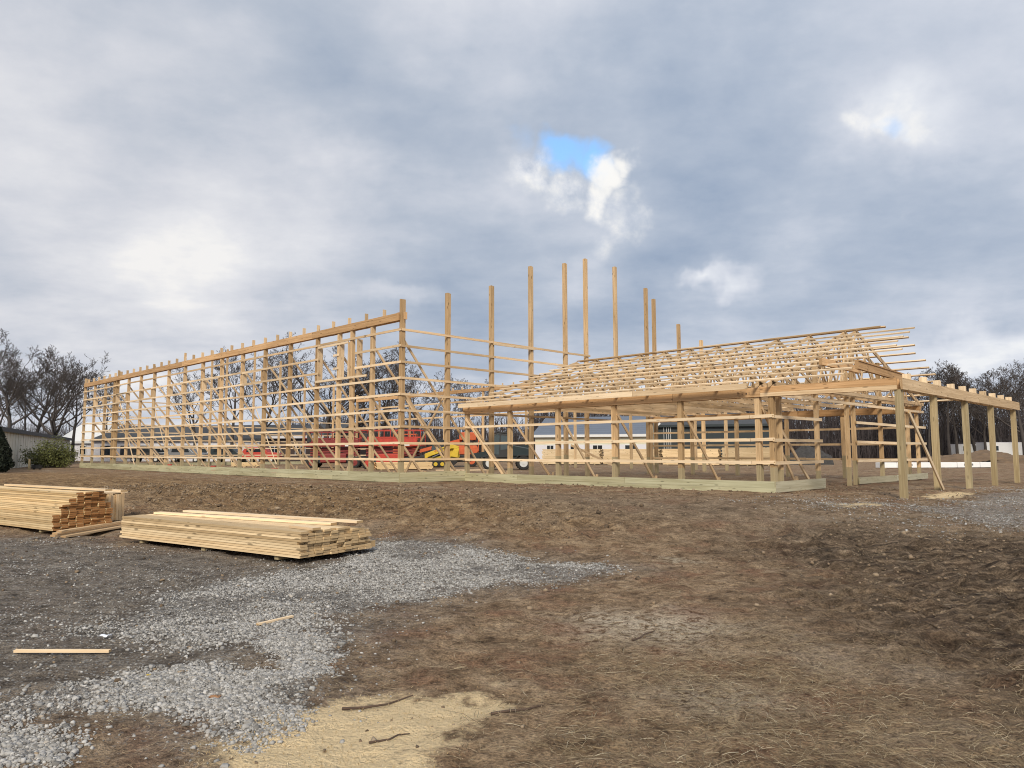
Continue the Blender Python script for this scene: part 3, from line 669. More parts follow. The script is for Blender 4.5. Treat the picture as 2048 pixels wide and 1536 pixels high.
# porch
PV = [3.30, 6.13, 9.32, 12.53, 15.9]
for v in PV: board('porch_post', W(UPOR+.02, v, GZ0-.45), W(UPOR+.02, v, 1.54), .19, .145, 'porch_post', wing, up=tuple(UV[0]), plies=3)
run('porch_beam', UPOR-.09, V0-.03, UPOR-.09, 16.36, 1.68, .04, .285, 'pine', wing, step=7.3, wob=.001); run('porch_beam', UPOR+.13, V0+.18, UPOR+.13, 16.36, 1.68, .04, .285, 'pine', wing, step=7.3, wob=.001)
for v in (3.95, 5.3, 6.55, 7.9, 9.15, 10.35, 11.6, 12.85, 14.1, 15.3): board('truss_block', W(UPOR+.02, v, 1.56), W(UPOR+.02, v, 1.985+jit(.01)), .14, .17, 'pine_pale', wing, up=tuple(UV[0]))
board('porch_rafter_beam', W(-15.0, 3.86, 2.31), W(-15.0, 8.05, 2.19), .09, .21, 'header', wing)
board('porch_rafter_beam', W(-15.0, 3.86, 2.43), W(-15.0, 8.05, 2.31), .14, .036, 'header', wing)
board('porch_rafter_beam', W(-13.95, 4.1, 2.52), W(-13.95, 7.0, 2.5), .09, .2, 'header', wing)
board('brace', W(UPOR-.13, 3.46, .99), W(UPOR-.13, 6.05, GZ0+.1), .038, .10, 'pine_pale', wing)
board('brace', W(UE+.16, 4.05, .62), W(UE+.16, 6.0, GZ0+.12), .038, .10, 'pine', wing)
for u in WP[1:6]: brace(u-.08, V0+.15, 1.25, u-.1+jit(.1), V0+2.2+jit(.15), wing, 'pine')
brace(-.1, V0-.06, 1.34, -2.3, V0+.02, wing, 'pine', stake=False)
board('brace', W(-1.9, 7.5, .3), W(-4.2, 7.5, -.55), .038, .09, 'pine', wing)

# ================================================================== lumber in the foreground
D1 = Vector((-.829, .559, 0)).normalized(); D2 = Vector((.559, .829, 0)).normalized()
def gz(x, y): return float(ground_z(np.array([x]), np.array([y]))[0])
def lumber_stack(name, label, A, L, wide, layers, bw, mat, base, shift=.03, stagger=None, runners=True):
    """boards laid side by side in courses; A = ground corner, boards run along D1, courses along D2"""
    th = .038; o = tag(empty(name), label, 'lumber stack', 'lumber stacks on the site'); A = Vector(A)
    if runners:
        for s in (.12, .5, .88): board('runner', A+D1*L*s+D2*.05+Vector((0, 0, base-.02)), A+D1*L*s+D2*(wide*bw-.05)+Vector((0, 0, base-.02)), .089, .06, 'stick' if False else 'porch_post', o)
    for k in range(layers):
        n0, n1 = (0, wide) if stagger is None else stagger(k)
        for j in range(n0, n1):
            dx = rnd.gauss(0, shift*.4); cut = rnd.choice((0, 0, 0, 0, 0, .03, .06)) if k > 1 else 0
            p = A+D2*(bw*(j+.5)+rnd.uniform(-.003, .003))+Vector((0, 0, base+.012+th*(k+.5)))
            board('board', p+D1*(dx+cut), p+D1*(L+rnd.gauss(0, shift*.7)), bw-.008, th-.005+rnd.uniform(-.002, .001), mat, o)
    return o
zA = gz(-4.5, 12.2)+.035
def st1(k): return (0, 10) if k < 8 else ((0, 9) if k < 9 else ((0, 7) if k < 10 else (0, 3)))
lumber_stack('lumber_stack', 'low flat stack of pale boards lying on the gravel in the middle', (-3.04, 10.68, 0), 4.82, 10, 10, .142, 'stack_wood', zA, .03, st1)
zt = zA+.012+.038*10
def loose(a, c, w, h, label, mat='pine_pale', name='loose_board', grp=None):
    o = board(name, a, c, w, h, mat); tag(o, label, 'board', grp); return o
Q = lambda s, t_, z: Vector((-3.04, 10.68, 0))+D1*s+D2*t_+Vector((0, 0, z))
loose(Q(.35, .95, zt+.020), Q(4.75, .62, zt+.022), .14, .036, 'long loose board on the top of the middle stack, nearest of two')
loose(Q(-.05, 1.12, zt+.060), Q(4.5, 1.05, zt+.035), .14, .036, 'long loose board along the back edge of the middle stack')
loose(Q(-.02, .28, zt+.020), Q(.60, .36, zt+.020), .14, .036, 'short offcut board on the near end of the middle stack')
loose(Q(.05, 1.50, zA-.03+.10), Q(1.3, 1.50, zA-.03+.10), .13, .10, 'thick short board leaning on the ground against the far side of the middle stack')
zB = gz(-9.6, 15.6)+.03
def st2(k): return (0, 8) if k < 8 else ((1, 8) if k < 13 else ((2, 7) if k < 16 else (3, 7)))
lumber_stack('lumber_stack', 'tall stack of boards with dark orange cut ends at the left edge', (-8.91, 14.41, 0), 5.2, 8, 19, .142, 'stack_end', zB, .05, st2)
loose(Vector((-8.15, 14.95, zB+.775)), Vector((-8.15, 14.95, zB+.775))+D1*4.6, .14, .036, 'long loose board on top of the tall left stack, overhanging its end')
loose(Vector((-8.00, 15.25, zB+.74)), Vector((-8.00, 15.25, zB+.74))+D1*5.0, .14, .036, 'long loose board at the back of the tall left stack top')
# upright plank pack behind the tall stack
o = tag(empty('plank_pack'), 'pack of wide planks set on edge just behind the tall left stack', 'lumber stack', 'lumber stacks on the site')
for j in range(6):
    p = Vector((-8.95, 16.3, 0))+D2*(.062*j)+D1*rnd.uniform(-.02, .02)
    for q in range(1): board('plank', p+D1*.0+Vector((0, 0, gz(-8.7, 16.5)+.02)), p+Vector((rnd.uniform(-.01, .01), 0, gz(-8.7, 16.5)+.60+rnd.uniform(-.02, .02))), .055, .30, 'pine', o, up=tuple(D1))
board('plank', Vector((-9.1, 16.25, gz(-8.7, 16.5)+.63)), Vector((-9.1, 16.25, gz(-8.7, 16.5)+.63))+D2*.55, .42, .036, 'pine_pale', o)
# small low pile in front of the end of the tall stack
o = tag(empty('board_pile'), 'low pile of four boards lying across the end of the tall left stack', 'lumber stack', 'lumber stacks on the site')
for j, (dx, dz) in enumerate(((0, .03), (.02, .07), (.16, .03), (.06, .11))):
    a = Vector((-8.66+dx, 14.02+.03*j, 0)); c = Vector((-8.12+dx, 16.1+.05*j, 0))
    board('board', a+Vector((0, 0, gz(a.x, a.y)+dz)), c+Vector((0, 0, gz(c.x, c.y)+dz)), .12, .034, 'pine', o)
def on_ground(x, y, dz=.02): return Vector((x, y, gz(x, y)+dz))
loose(on_ground(-4.04, 6.13, .022), on_ground(-3.24, 6.08, .018), .036, .02, 'short pale wooden batten lying on the gravel at lower left')
loose(on_ground(-2.40, 7.08, .02), on_ground(-2.17, 7.42, .02), .035, .018, 'small thin wood sliver lying at the edge of the gravel')
def twig_thing(pts, r, label):
    mb = MB(); P_ = [on_ground(x, y, r*1.1) for x, y in pts]; mb.tube(P_, [r*(1-.6*i/(len(P_)-1)) for i in range(len(P_))], 6)
    tag(mb.build('fallen_twig', 'stick'), label, 'twig', 'twigs on the soil')
twig_thing([(-1.06, 4.73), (-.93, 4.78), (-.80, 4.86), (-.65, 4.95)], .010, 'straight dark twig along the upper edge of the sawdust patch')
twig_thing([(-.13, 4.62), (-.02, 4.66), (.08, 4.70), (.20, 4.77)], .011, 'dark twig right of the sawdust patch')
twig_thing([(-.78, 4.15), (-.68, 4.21), (-.64, 4.27), (-.58, 4.3)], .007, 'short curved dark twig lying in the sawdust')
twig_thing([(1.02, 6.42), (1.1, 6.5), (1.16, 6.63), (1.28, 6.76)], .009, 'thin dark twig on the bare soil right of centre')
def crumple(name, mat, x, y, s, label, cat, seed):
    rs = np.random.RandomState(seed); n = 7; V = []; 
    for i in range(n):
        for j in range(n): V.append((x+(i/(n-1)-.5)*s+rs.uniform(-.1, .1)*s/n, y+(j/(n-1)-.5)*s*.7, gz(x, y)+.012+rs.uniform(0, .22)*s))
    F = [(i*n+j, i*n+j+1, (i+1)*n+j+1, (i+1)*n+j) for i in range(n-1) for j in range(n-1)]
    o = link(name, np_mesh(name, V, F), None, mat); md = o.modifiers.new('t', 'SOLIDIFY'); md.thickness = .002; tag(o, label, cat)
crumple('paper_scrap', 'paper', -3.54, 6.54, .09, 'crumpled white paper scrap on the dark gravel', 'litter', 1)
crumple('dead_leaf', 'dead_leaf', -1.93, 4.92, .07, 'brown dead leaf lying on the pale gravel', 'leaf', 2)
crumple('yellow_scrap', 'yellow_paint', -2.62, 5.45, .03, 'tiny yellow scrap on the pale gravel', 'litter', 3)

# ================================================================== the far side of the site
FZ = .47                                                         # ground level beyond the frame
def XP(px, depth, z=None): return Vector(((px-1024)/1466.26*depth, depth, FZ if z is None else z))
def far_pack(name, label, p0, p1, thick, layers, th, mat, n=6):
    """a stack of boards seen from afar: its courses are joined into one part"""
    p0, p1 = Vector(p0), Vector(p1); d = p1-p0; L = d.length; o = empty(name, p0, math.atan2(d.y, d.x)); tag(o, label, 'lumber stack', 'lumber stacks on the site')
    mb = MB()
    for k in range(layers):
        for j in range(n):
            a, c = rnd.uniform(0, .12), rnd.uniform(0, .12)
            mb.box(a, L-c, thick*j/n+.006, thick*(j+1)/n-.006, .08+th*k+.004, .08+th*(k+1)-.004)
    q = mb.build('boards', mat, o); q['kind'] = 'stuff'
    r = MB()
    for s in (.1, .5, .9): r.box(L*s-.05, L*s+.05, 0, thick, 0, .08)
    r.build('runner', 'porch_post', o)
    return o
far_pack('lumber_stack', 'pale lumber stack with ragged brown ends in front of the yellow loader', XP(752, 47), XP(868, 48.5), 1.2, 9, .05, 'stack_end')
for i, (a, c, d0_, d1_, ly, lab) in enumerate([(1083, 1200, 68, 66, 15, 'long low lumber stack in front of the cream house, farthest left of four'), (1204, 1318, 66, 64, 15, 'long low lumber stack below the cream house, second of four from the left'),
                                        (1322, 1436, 64, 62, 15, 'long low lumber stack in front of the dark shed, third of four from the left'), (1440, 1545, 62, 60, 16, 'long low lumber stack in front of the dark shed, rightmost of four')]):
    far_pack('lumber_stack', lab, XP(a, d0_), XP(c, d1_), 1.6, ly, .09, 'stack_wood', 5)
far_pack('lumber_stack', 'small pale lumber pack lying beyond the long wall at left', XP(464, 58), XP(522, 58.5), 1.0, 6, .05, 'stack_end')
tag(board('loose_board', XP(872, 46, FZ+.05), XP(985, 46.5, FZ+.05), .25, .05, 'pine_pale'), 'long pale plank on the ground below the dark telehandler', 'board')
def bundle(p0, p1, label, w=.55, h=.36):
    p0, p1 = Vector(p0), Vector(p1); d = p1-p0; L = d.length; o = empty('wrapped_bundle', p0, math.atan2(d.y, d.x)); tag(o, label, 'bundle', 'white wrapped bundles')
    MB().box(0, L, 0, w, .05, .05+h).build('wrapping', 'tyvek', o, .02)
    for s in (.1, .9): MB().box(L*s-.05, L*s+.05, .02, w-.02, -.02, .05).build('runner', 'porch_post', o)
    for s in (.3, .7): MB().box(L*s-.01, L*s+.01, -.004, w+.004, .045, .055+h).build('strap', 'black_steel', o)
    MB().box(L*.42, L*.58, -.003, 0, .05+h*.35, .05+h*.75).build('printed_patch', 'grey_steel', o)
bundle(XP(1756, 50.5), XP(1866, 51), 'long white wrapped bundle on the ground seen through the wing'); bundle(XP(1874, 51), XP(1988, 52), 'long white wrapped bundle on the ground behind the porch posts')
def bucket(p, label):
    o = empty('bucket', p); tag(o, label, 'bucket', 'red buckets'); MB().tube([(0, 0, 0), (0, 0, .36)], [.13, .16], 14).build('shell', 'red_plastic', o); MB().tube([(0, 0, .345), (0, 0, .375)], [.168, .168], 14).build('rim', 'red_plastic', o)
    MB().tube([(-.16, 0, .34), (-.1, -.17, .24), (.1, -.17, .24), (.16, 0, .34)], .006, 5).build('handle', 'grey_steel', o)
bucket(XP(343, 50), 'red bucket behind the long wall, leftmost of three'); bucket(XP(430, 44), 'red bucket behind the long wall, middle of three'); bucket(XP(552, 37), 'red bucket behind the long wall, nearest the red lifts')

def wheel(name, parent, x, y, r, w, rim='rim_white', lug=True):
    t_ = empty(name, (x, y, r), parent=parent); mb = MB()
    prof = [(.58*r, -w/2), (.9*r, -w/2), (r, -w*.32), (r, w*.32), (.9*r, w/2), (.58*r, w/2)]; n = 20; v = []; f = []
    for k in range(n):
        a = 2*math.pi*k/n
        for q, yy in prof: v.append((q*math.cos(a), yy, q*math.sin(a)))
    for k in range(n):
        for i in range(6): f.append((k*6+i, k*6+(i+1) % 6, ((k+1) % n)*6+(i+1) % 6, ((k+1) % n)*6+i))
    mb.add(v, f)
    if lug:
        for k in range(n):
            a = 2*math.pi*(k+.5)/n; c_, s_ = math.cos(a), math.sin(a)
            mb.bar((r*.98*c_, -w*.4, r*.98*s_), (r*.98*c_, w*.4, r*.98*s_), .05*r/.4, .04*r/.4, (c_, 0, s_))
    mb.build('tyre', 'rubber', t_)
    m2 = MB().tube([(0, -w*.36, 0), (0, w*.36, 0)], .6*r, 16); m2.tube([(0, -w*.44, 0), (0, w*.44, 0)], .18*r, 10); m2.build('rim', rim, t_)
def text_mesh(name, s, size, mat, parent, loc, rot):
    cu = bpy.data.curves.new(name, 'FONT'); cu.body = s; cu.size = size; cu.extrude = .004; tmp = bpy.data.objects.new(name, cu); coll.objects.link(tmp)
    bpy.context.view_layer.update(); me_ = bpy.data.meshes.new_from_object(tmp.evaluated_get(bpy.context.evaluated_depsgraph_get())); bpy.data.objects.remove(tmp)
    me_.materials.clear(); o = link(name, me_, parent, mat); o.location = loc; o.rotation_euler = rot; return o
def scissor_lift(loc, rz, label, paint):
    o = empty('scissor_lift', loc, rz); tag(o, label, 'scissor lift', 'scissor lifts behind the frame'); L, Wd = 4.1, 1.9
    MB().prism([(0, .45), (.3, .35), (L-.3, .35), (L, .45), (L, .85), (0, .85)], .25, Wd-.25).build('chassis', 'black_steel', o, .02)
    for y0, y1 in ((.02, .28), (Wd-.28, Wd-.02)): MB().box(1.1, L-1.1, y0, y1, .42, 1.05).build('side_cover', paint, o, .03)
    for x in (.5, L-.5):
        for y in (.14, Wd-.14): wheel('wheel', o, x, y, .42, .28, paint)
    for y in (.35, Wd-.35):
        for k in range(3):
            z = .95+.2*k; MB().bar((.3, y, z), (L-.3, y, z+.17), .05, .11).build('scissor_arm', 'dark_red', o); MB().bar((.3, y+.07, z+.17), (L-.3, y+.07, z), .05, .11).build('scissor_arm', 'dark_red', o)
    MB().box(-.1, L+.1, 0, Wd, 1.58, 1.74).build('platform', paint, o, .02)
    MB().box(.3, L-.2, .0, .03, 1.76, 2.12).build('side_panel', paint, o); rail = MB()
    for z in (2.2, 2.68):
        for y in (.03, Wd-.03): rail.bar((-.06, y, z), (L+.06, y, z), .05, .05)
        for x in (-.06, L+.06): rail.bar((x, .03, z), (x, Wd-.03, z), .05, .05)
    rail.build('guard_rail', paint, o)
    for i in range(6):
        for y in (.03, Wd-.03): MB().box(-.08+i*(L+.1)/5, -.03+i*(L+.1)/5, y-.025, y+.025, 1.74, 2.66).build('rail_post', paint, o)
    MB().box(.1, .45, .0, .22, 1.9, 2.45).build('control_box', 'black_steel', o, .02); MB().box(L-1.2, L-.7, -.012, .0, 1.61, 1.71).build('label_plate', 'white_paint', o)
scissor_lift(XP(612, 54.5), R(3), 'dark red scissor lift behind the long wall, left of the brighter one', 'dark_red')
scissor_lift(XP(722, 50.5), R(-4), 'bright red scissor lift beside the corner of the tall frame', 'red_paint')
def boom_lift(loc, rz, label):
    o = empty('boom_lift', loc, rz); tag(o, label, 'boom lift')
    MB().prism([(.6, .55), (1.0, .4), (4.2, .4), (4.6, .55), (4.5, .95), (.7, .95)], .25, 2.0).build('chassis', 'black_steel', o, .03)
    for x in (1.1, 4.0):
        for y in (.15, 2.1): wheel('wheel', o, x, y, .5, .34, 'orange_paint')
    MB().prism([(1.4, .98), (4.3, .98), (4.6, 1.3), (4.4, 1.7), (1.6, 1.7)], .35, 1.9).build('turret_cover', 'orange_paint', o, .05)
    MB().box(3.0, 4.35, .5, 1.75, 2.12, 2.75).build('counterweight', 'orange_paint', o, .05)
    for x in (3.2, 4.1): MB().box(x, x+.14, .7, 1.5, 1.7, 2.12).build('boom_riser', 'black_steel', o)
    MB().bar((-.2, 1.1, 1.25), (3.4, 1.1, 2.2), .24, .26).build('boom', 'orange_paint', o); MB().bar((-.6, 1.1, 1.1), (.4, 1.1, 1.4), .16, .18).build('boom_tip', 'grey_steel', o)
    bk = MB().box(-2.2, -.4, .2, 2.0, .98, 1.10).build('basket_floor', 'black_steel', o); MB().box(-2.2, -.4, .2, .235, 1.1, 1.55).build('basket_panel', 'orange_paint', o)
    r_ = MB()
    for z in (1.65, 2.15, 2.6):
        for y in (.22, 1.98): r_.bar((-2.2, y, z), (-.4, y, z), .05, .05)
        for x in (-2.18, -.42): r_.bar((x, .22, z), (x, 1.98, z), .05, .05)
    r_.build('basket_rail', 'orange_paint', o)
    for x in (-2.18, -1.6, -1.0, -.42):
        for y in (.22, 1.98): MB().box(x-.025, x+.025, y-.025, y+.025, 1.1, 2.6).build('rail_post', 'orange_paint', o)
    MB().box(4.5, 4.56, .5, 1.7, 1.0, 2.75).build('rear_rail', 'orange_paint', o)
boom_lift(XP(880, 58)+Vector((-1.5, 0, 0)), R(2), 'orange boom lift with railed basket behind the yellow loader')
def track_loader(loc, rz, label):
    o = empty('track_loader', loc, rz); tag(o, label, 'track loader')
    for y in (0.0, 1.35):
        MB().prism([(.55, .35), (.8, .08), (2.6, .08), (3.0, .4), (2.8, .72), (2.3, .78), (1.1, .72)], y, y+.38).build('track', 'rubber', o, .03)
        for x in (.85, 1.35, 1.85, 2.4): MB().tube([(x, y-.012, .27), (x, y+.39, .27)], .15, 12).build('track_roller', 'yellow_paint', o)
    MB().prism([(.9, .55), (2.9, .55), (3.15, .8), (3.1, 1.55), (2.1, 1.6), (2.0, .9), (.9, .8)], .36, 1.37).build('body', 'yellow_paint', o, .03)
    MB().prism([(.95, .8), (2.05, .8), (2.15, 2.02), (1.2, 2.1), (1.02, 1.5)], .45, 1.28).build('cab', 'black_steel', o, .03)
    MB().prism([(1.0, .95), (1.05, 1.5), (1.22, 1.98), (1.7, 1.98), (1.7, 1.1)], .435, .45).build('cab_window', 'cab_glass', o); MB().prism([(.99, 1.45), (1.17, 2.03), (1.18, 2.0), (1.0, 1.42)], .55, 1.18).build('windscreen', 'cab_glass', o)
    MB().prism([(1.0, 2.08), (2.3, 2.0), (2.3, 2.08), (1.05, 2.17)], .40, 1.33).build('roof', 'black_steel', o)
    for y in (.12, 1.42):
        MB().prism([(.30, .62), (.52, .55), (.75, .80), (2.55, 1.45), (3.0, 1.42), (3.12, 1.62), (2.5, 1.78), (.55, 1.06)], y, y+.2).build('lift_arm', 'yellow_paint', o, .02)
        MB().bar((1.1, y+.1, .8), (2.2, y+.1, 1.3), .07, .07).build('hydraulic_ram', 'grey_steel', o)
        MB().prism([(2.45, .85), (3.0, .75), (3.12, 1.5), (2.75, 1.5)], y, y+.18).build('rear_tower', 'yellow_paint', o, .02)
    MB().prism([(.05, .25), (.5, .18), (.52, .95), (.2, .95)], .05, 1.72).build('coupler', 'black_steel', o); MB().prism([(-.25, .30), (.1, .22), (.22, .62), (.1, .72), (-.2, .5)], .1, .6).build('bucket_lip', 'yellow_paint', o, .02); MB().prism([(-.25, .30), (.1, .22), (.22, .62), (.1, .72), (-.2, .5)], 1.1, 1.7).build('bucket_lip', 'yellow_paint', o, .02)
    text_mesh('letter', 'W', .30, 'red_ink', o, (1.25, .112, 1.12), (R(90), R(-20), 0)); MB().bar((1.72, .113, 1.36), (1.95, .113, 1.445), .008, .06).build('small_marking', 'marking_ink', o)
track_loader(XP(836, 55.5), R(4), 'yellow compact track loader with black cab between the posts')
def telehandler(loc, rz, label):
    o = empty('telehandler', loc, rz); tag(o, label, 'telehandler')
    MB().prism([(.3, .55), (3.3, .5), (3.6, .7), (3.6, 1.25), (2.3, 1.35), (2.2, .9), (.3, .85)], .35, 1.65).build('chassis', 'black_green', o, .03)
    MB().prism([(2.2, .9), (3.55, .8), (3.6, 1.22), (3.3, 1.42), (2.25, 1.62)], .25, 1.1).build('engine_hood', 'black_green', o, .05)
    MB().prism([(.75, .8), (2.0, .8), (2.25, 1.5), (2.15, 2.3), (1.25, 2.42), (.95, 2.25), (.78, 1.6)], .2, 1.0).build('cab', 'black_steel', o, .04)
    MB().prism([(.85, 1.05), (1.35, 1.0), (1.4, 2.25), (1.25, 2.32), (1.02, 2.18), (.88, 1.62)], .18, .2).build('cab_window', 'cab_glass', o); MB().prism([(1.45, 1.3), (2.0, 1.35), (2.08, 2.18), (1.5, 2.25)], .18, .2).build('cab_window', 'cab_glass', o)
    MB().prism([(.74, 1.62), (.93, 2.26), (.96, 2.24), (.77, 1.6)], .3, .95).build('windscreen', 'cab_glass', o); MB().prism([(.9, 2.28), (1.25, 2.44), (2.2, 2.32), (2.2, 2.38), (1.25, 2.52), (.86, 2.33)], .15, 1.05).build('roof', 'black_steel', o)
    MB().bar((3.4, 1.35, 1.5), (-.4, 1.35, .9), .3, .34).build('boom', 'black_green', o); MB().bar((.1, 1.35, .98), (-.75, 1.35, .55), .2, .24).build('boom_head', 'black_steel', o)
    MB().box(-.75, -.6, .5, 1.8, .25, 1.05).build('carriage', 'yellow_paint', o, .01)
    for y in (.7, 1.5): MB().box(-1.9, -.7, y, y+.14, .22, .28).build('fork', 'black_steel', o)
    for x in (.75, 2.95):
        for y in (.16, 1.84): wheel('wheel', o, x, y, .46, .34)
        for y in (.0, 1.66): MB().prism([(x-.55, .75), (x-.35, .98), (x+.35, .98), (x+.55, .75), (x+.48, .75), (x+.32, .93), (x-.32, .93), (x-.48, .75)], y, y+.34).build('mudguard', 'black_steel', o)
telehandler(XP(956, 47.5), R(2), 'dark green telehandler with rounded cab and pale wheel rims')

# ------------------------------------------------------------------ buildings around the site
def building(name, label, p0, p1, thick, h, rise, wall, roof, wins=(), trim='white_paint', courses=0, panels=0, over=.35, cat='building', door=None, lower=None):
    p0, p1 = Vector(p0), Vector(p1); d = p1-p0; L = d.length; o = empty(name, (p0.x, p0.y, FZ-.05), math.atan2(d.y, d.x)); tag(o, label, cat)
    prof = [(0, 0), (thick, 0), (thick, h), (thick/2, h+rise), (0, h)]
    v = [(0, y, z) for y, z in prof]+[(L, y, z) for y, z in prof]
    MB().add(v, [(0, 1, 2, 3, 4), (9, 8, 7, 6, 5)]+[(i, i+5, (i+1) % 5+5, (i+1) % 5) for i in range(5)]).build('wall', wall, o)
    sl = rise/(thick/2); nrm = Vector((0, -sl, 1)).normalized()
    for s in (0, 1):
        n = courses if (courses and s == 0) else 1; T = thick/2+over
        for k in range(n):
            ya, yb = -over+T*k/n, -over+T*(k+1)/n+.03; za, zb = h+sl*ya, h+sl*yb; e = .015 if n > 1 else 0
            q = [(ya, za+.03+e*2), (yb, zb+.03), (yb, zb+.14), (ya, za+.14+e*2)]
            if s: q = [(thick-y, z) for y, z in q]
            MB().add([(-over, y, z) for y, z in q]+[(L+over, y, z) for y, z in q], [(0, 1, 2, 3), (7, 6, 5, 4)]+[(i, i+4, (i+1) % 4+4, (i+1) % 4) for i in range(4)]).build('roof_panel' if n > 1 else 'roof', roof, o)
    MB().box(-over, L+over, -over-.05, -over, h-sl*over-.14, h-sl*over+.16).build('fascia', trim, o)
    if panels:
        for k in range(panels):
            a, c = L*k/panels, L*(k+1)/panels
            MB().box(a+.012, c-.012, -.035, -.004, .06, h-.06).build('siding_panel', wall, o); MB().box(c-.03, c+.03, -.06, -.037, .06, h-.06).build('siding_rib', wall, o)
    if lower: MB().box(.05, L-.05, -.03, -.004, .05, lower).build('lower_wall', 'white_siding', o)
    for x0, x1, z0, z1 in wins:
        w_ = MB(); b_ = .07
        for q in ((x0-b_, x1+b_, z0-b_, z0), (x0-b_, x1+b_, z1, z1+b_), (x0-b_, x0, z0, z1), (x1, x1+b_, z0, z1)): w_.box(q[0], q[1], -.11, -.005, q[2], q[3])
        w_.box((x0+x1)/2-.03, (x0+x1)/2+.03, -.10, -.005, z0, z1)
        wf = w_.build('window', trim, o); MB().box(x0, x1, -.075, -.006, z0, z1).build('pane', 'window_glass', wf)
    if door: MB().box(door[0], door[1], -.08, -.005, .05, 2.1).build('door', 'dark_siding', o)
    return o
sh = building('metal_shed', 'long beige metal-sided shed with dark low roof at far left', (-30.6, 41, 0), (-53.6, 89, 0), 11, 2.85, .9, 'beige_siding', 'dark_roof', panels=46, trim='dark_roof', over=.25)
building('white_roofed_house', 'house with large white roof behind the green bush', XP(120, 106), XP(200, 104), 9, 2.9, 2.7, 'white_siding', 'white_paint', wins=((1.2, 2.2, 1.0, 2.2), (4.0, 5.0, 1.0, 2.2)))
st = building('store_building', 'long low white building with a dark roof beyond the far gable', XP(190, 100), XP(520, 96), 12, 3.0, 1.9, 'white_siding', 'dark_roof', wins=tuple((x, x+1.3, .7, 2.1) for x in (1.2, 4.2, 7.0, 10.2, 13.6, 17.4, 19.6)), door=(15.6, 16.8), trim='dark_roof')
building('brown_building', 'dark brown low building to the right of the long white one', XP(528, 97), XP(660, 94), 10, 3.3, 1.6, 'dark_brown_siding', 'dark_roof', wins=((1.0, 2.6, .9, 2.0), (5.0, 6.4, .9, 2.0)), trim='white_siding')
building('cream_house', 'cream house with blue-grey metal roof and white lower wall', XP(1070, 89), XP(1292, 85), 13, 3.25, 2.3, 'cream_siding', 'blue_roof', wins=((1.5, 2.3, 1.05, 2.0), (4.4, 5.3, 1.05, 2.0), (7.1, 8.2, 1.05, 2.0), (10.9, 12.2, 1.05, 2.0)), courses=9, lower=2.1)
text_mesh('number', '772', .55, 'grey_steel', st, (11.2, -.02, 2.2), (R(90), 0, 0))
ds = building('dark_shed', 'tall dark green shed beyond the wing with thin white pipes', XP(1296, 95), XP(1545, 90), 12, 4.6, 1.6, 'dark_siding', 'dark_roof', trim='dark_siding')
for x in (2.0, 2.35, 2.6, 2.85): MB().tube([(x, -.12, 0), (x, -.12, 4.5)], .035, 6).build('downpipe', 'white_paint', ds)
MB().bar((-.3, -.45, 3.2), (1.6, -.45, 4.9), .06, .22).build('rake_board', 'white_paint', ds)
def trailer(p, L, h, label):
    o = empty('site_trailer', p); tag(o, label, 'trailer', 'white trailers behind the soil mound')
    MB().box(0, L, 0, 2.4, .6, .6+h).build('body', 'white_paint', o, .03); MB().box(-.02, L+.02, -.02, 2.42, .6+h, .68+h).build('roof', 'white_siding', o)
    MB().box(L*.2, L*.2+.8, -.02, -.004, 1.3, 2.0).build('window', 'window_glass', o)
    for x in (L*.45, L*.6): wheel('wheel', o, x, .2, .36, .25, lug=False)
    for x in (.3, L-.3): MB().box(x-.06, x+.06, .4, .6, 0, .6).build('jack', 'black_steel', o)
trailer(XP(1912, 118), 4.2, 1.7, 'small white trailer behind the soil mound, left one'); trailer(XP(1968, 112), 5.6, 1.9, 'long white trailer behind the soil mound, right one')
# parked vehicles far behind the frame
def van(p, rz, L, body, label):
    o = empty('parked_car', p, rz); tag(o, label, 'car', 'parked cars by the low building')
    MB().prism([(0, .45), (L, .45), (L, 1.0), (L*.93, 1.15), (L*.72, 1.2), (L*.6, 1.75), (L*.12, 1.8), (.02, 1.15)], 0, 1.75).build('body', body, o, .06)
    for x0, x1 in ((.14, .34), (.36, .58)): MB().prism([(L*x0, 1.22), (L*(x1+.05), 1.22), (L*x1, 1.66), (L*(x0+.02), 1.68)], -.012, .0).build('window', 'window_glass', o)
    MB().box(L-.005, L+.02, .1, .45, .8, .95).build('headlight', 'rim_white', o)
    for x in (L*.2, L*.8):
        for y in (.1, 1.65): wheel('wheel', o, x, y, .34, .22, lug=False)
van(XP(255, 90), R(4), 4.4, 'black_steel', 'dark parked car in front of the white low building, leftmost'); van(XP(335, 88), R(-3), 4.5, 'grey_steel', 'grey parked car in front of the white low building'); van(XP(418, 86), R(3), 4.6, 'black_green', 'dark parked pickup-shaped car at the right end of the white building'); van(XP(300, 93), R(0), 4.3, 'white_paint', 'white parked car between the dark and the grey one')
van(XP(484, 84), R(2), 4.2, 'red_paint', 'red parked car beyond the far gable end')

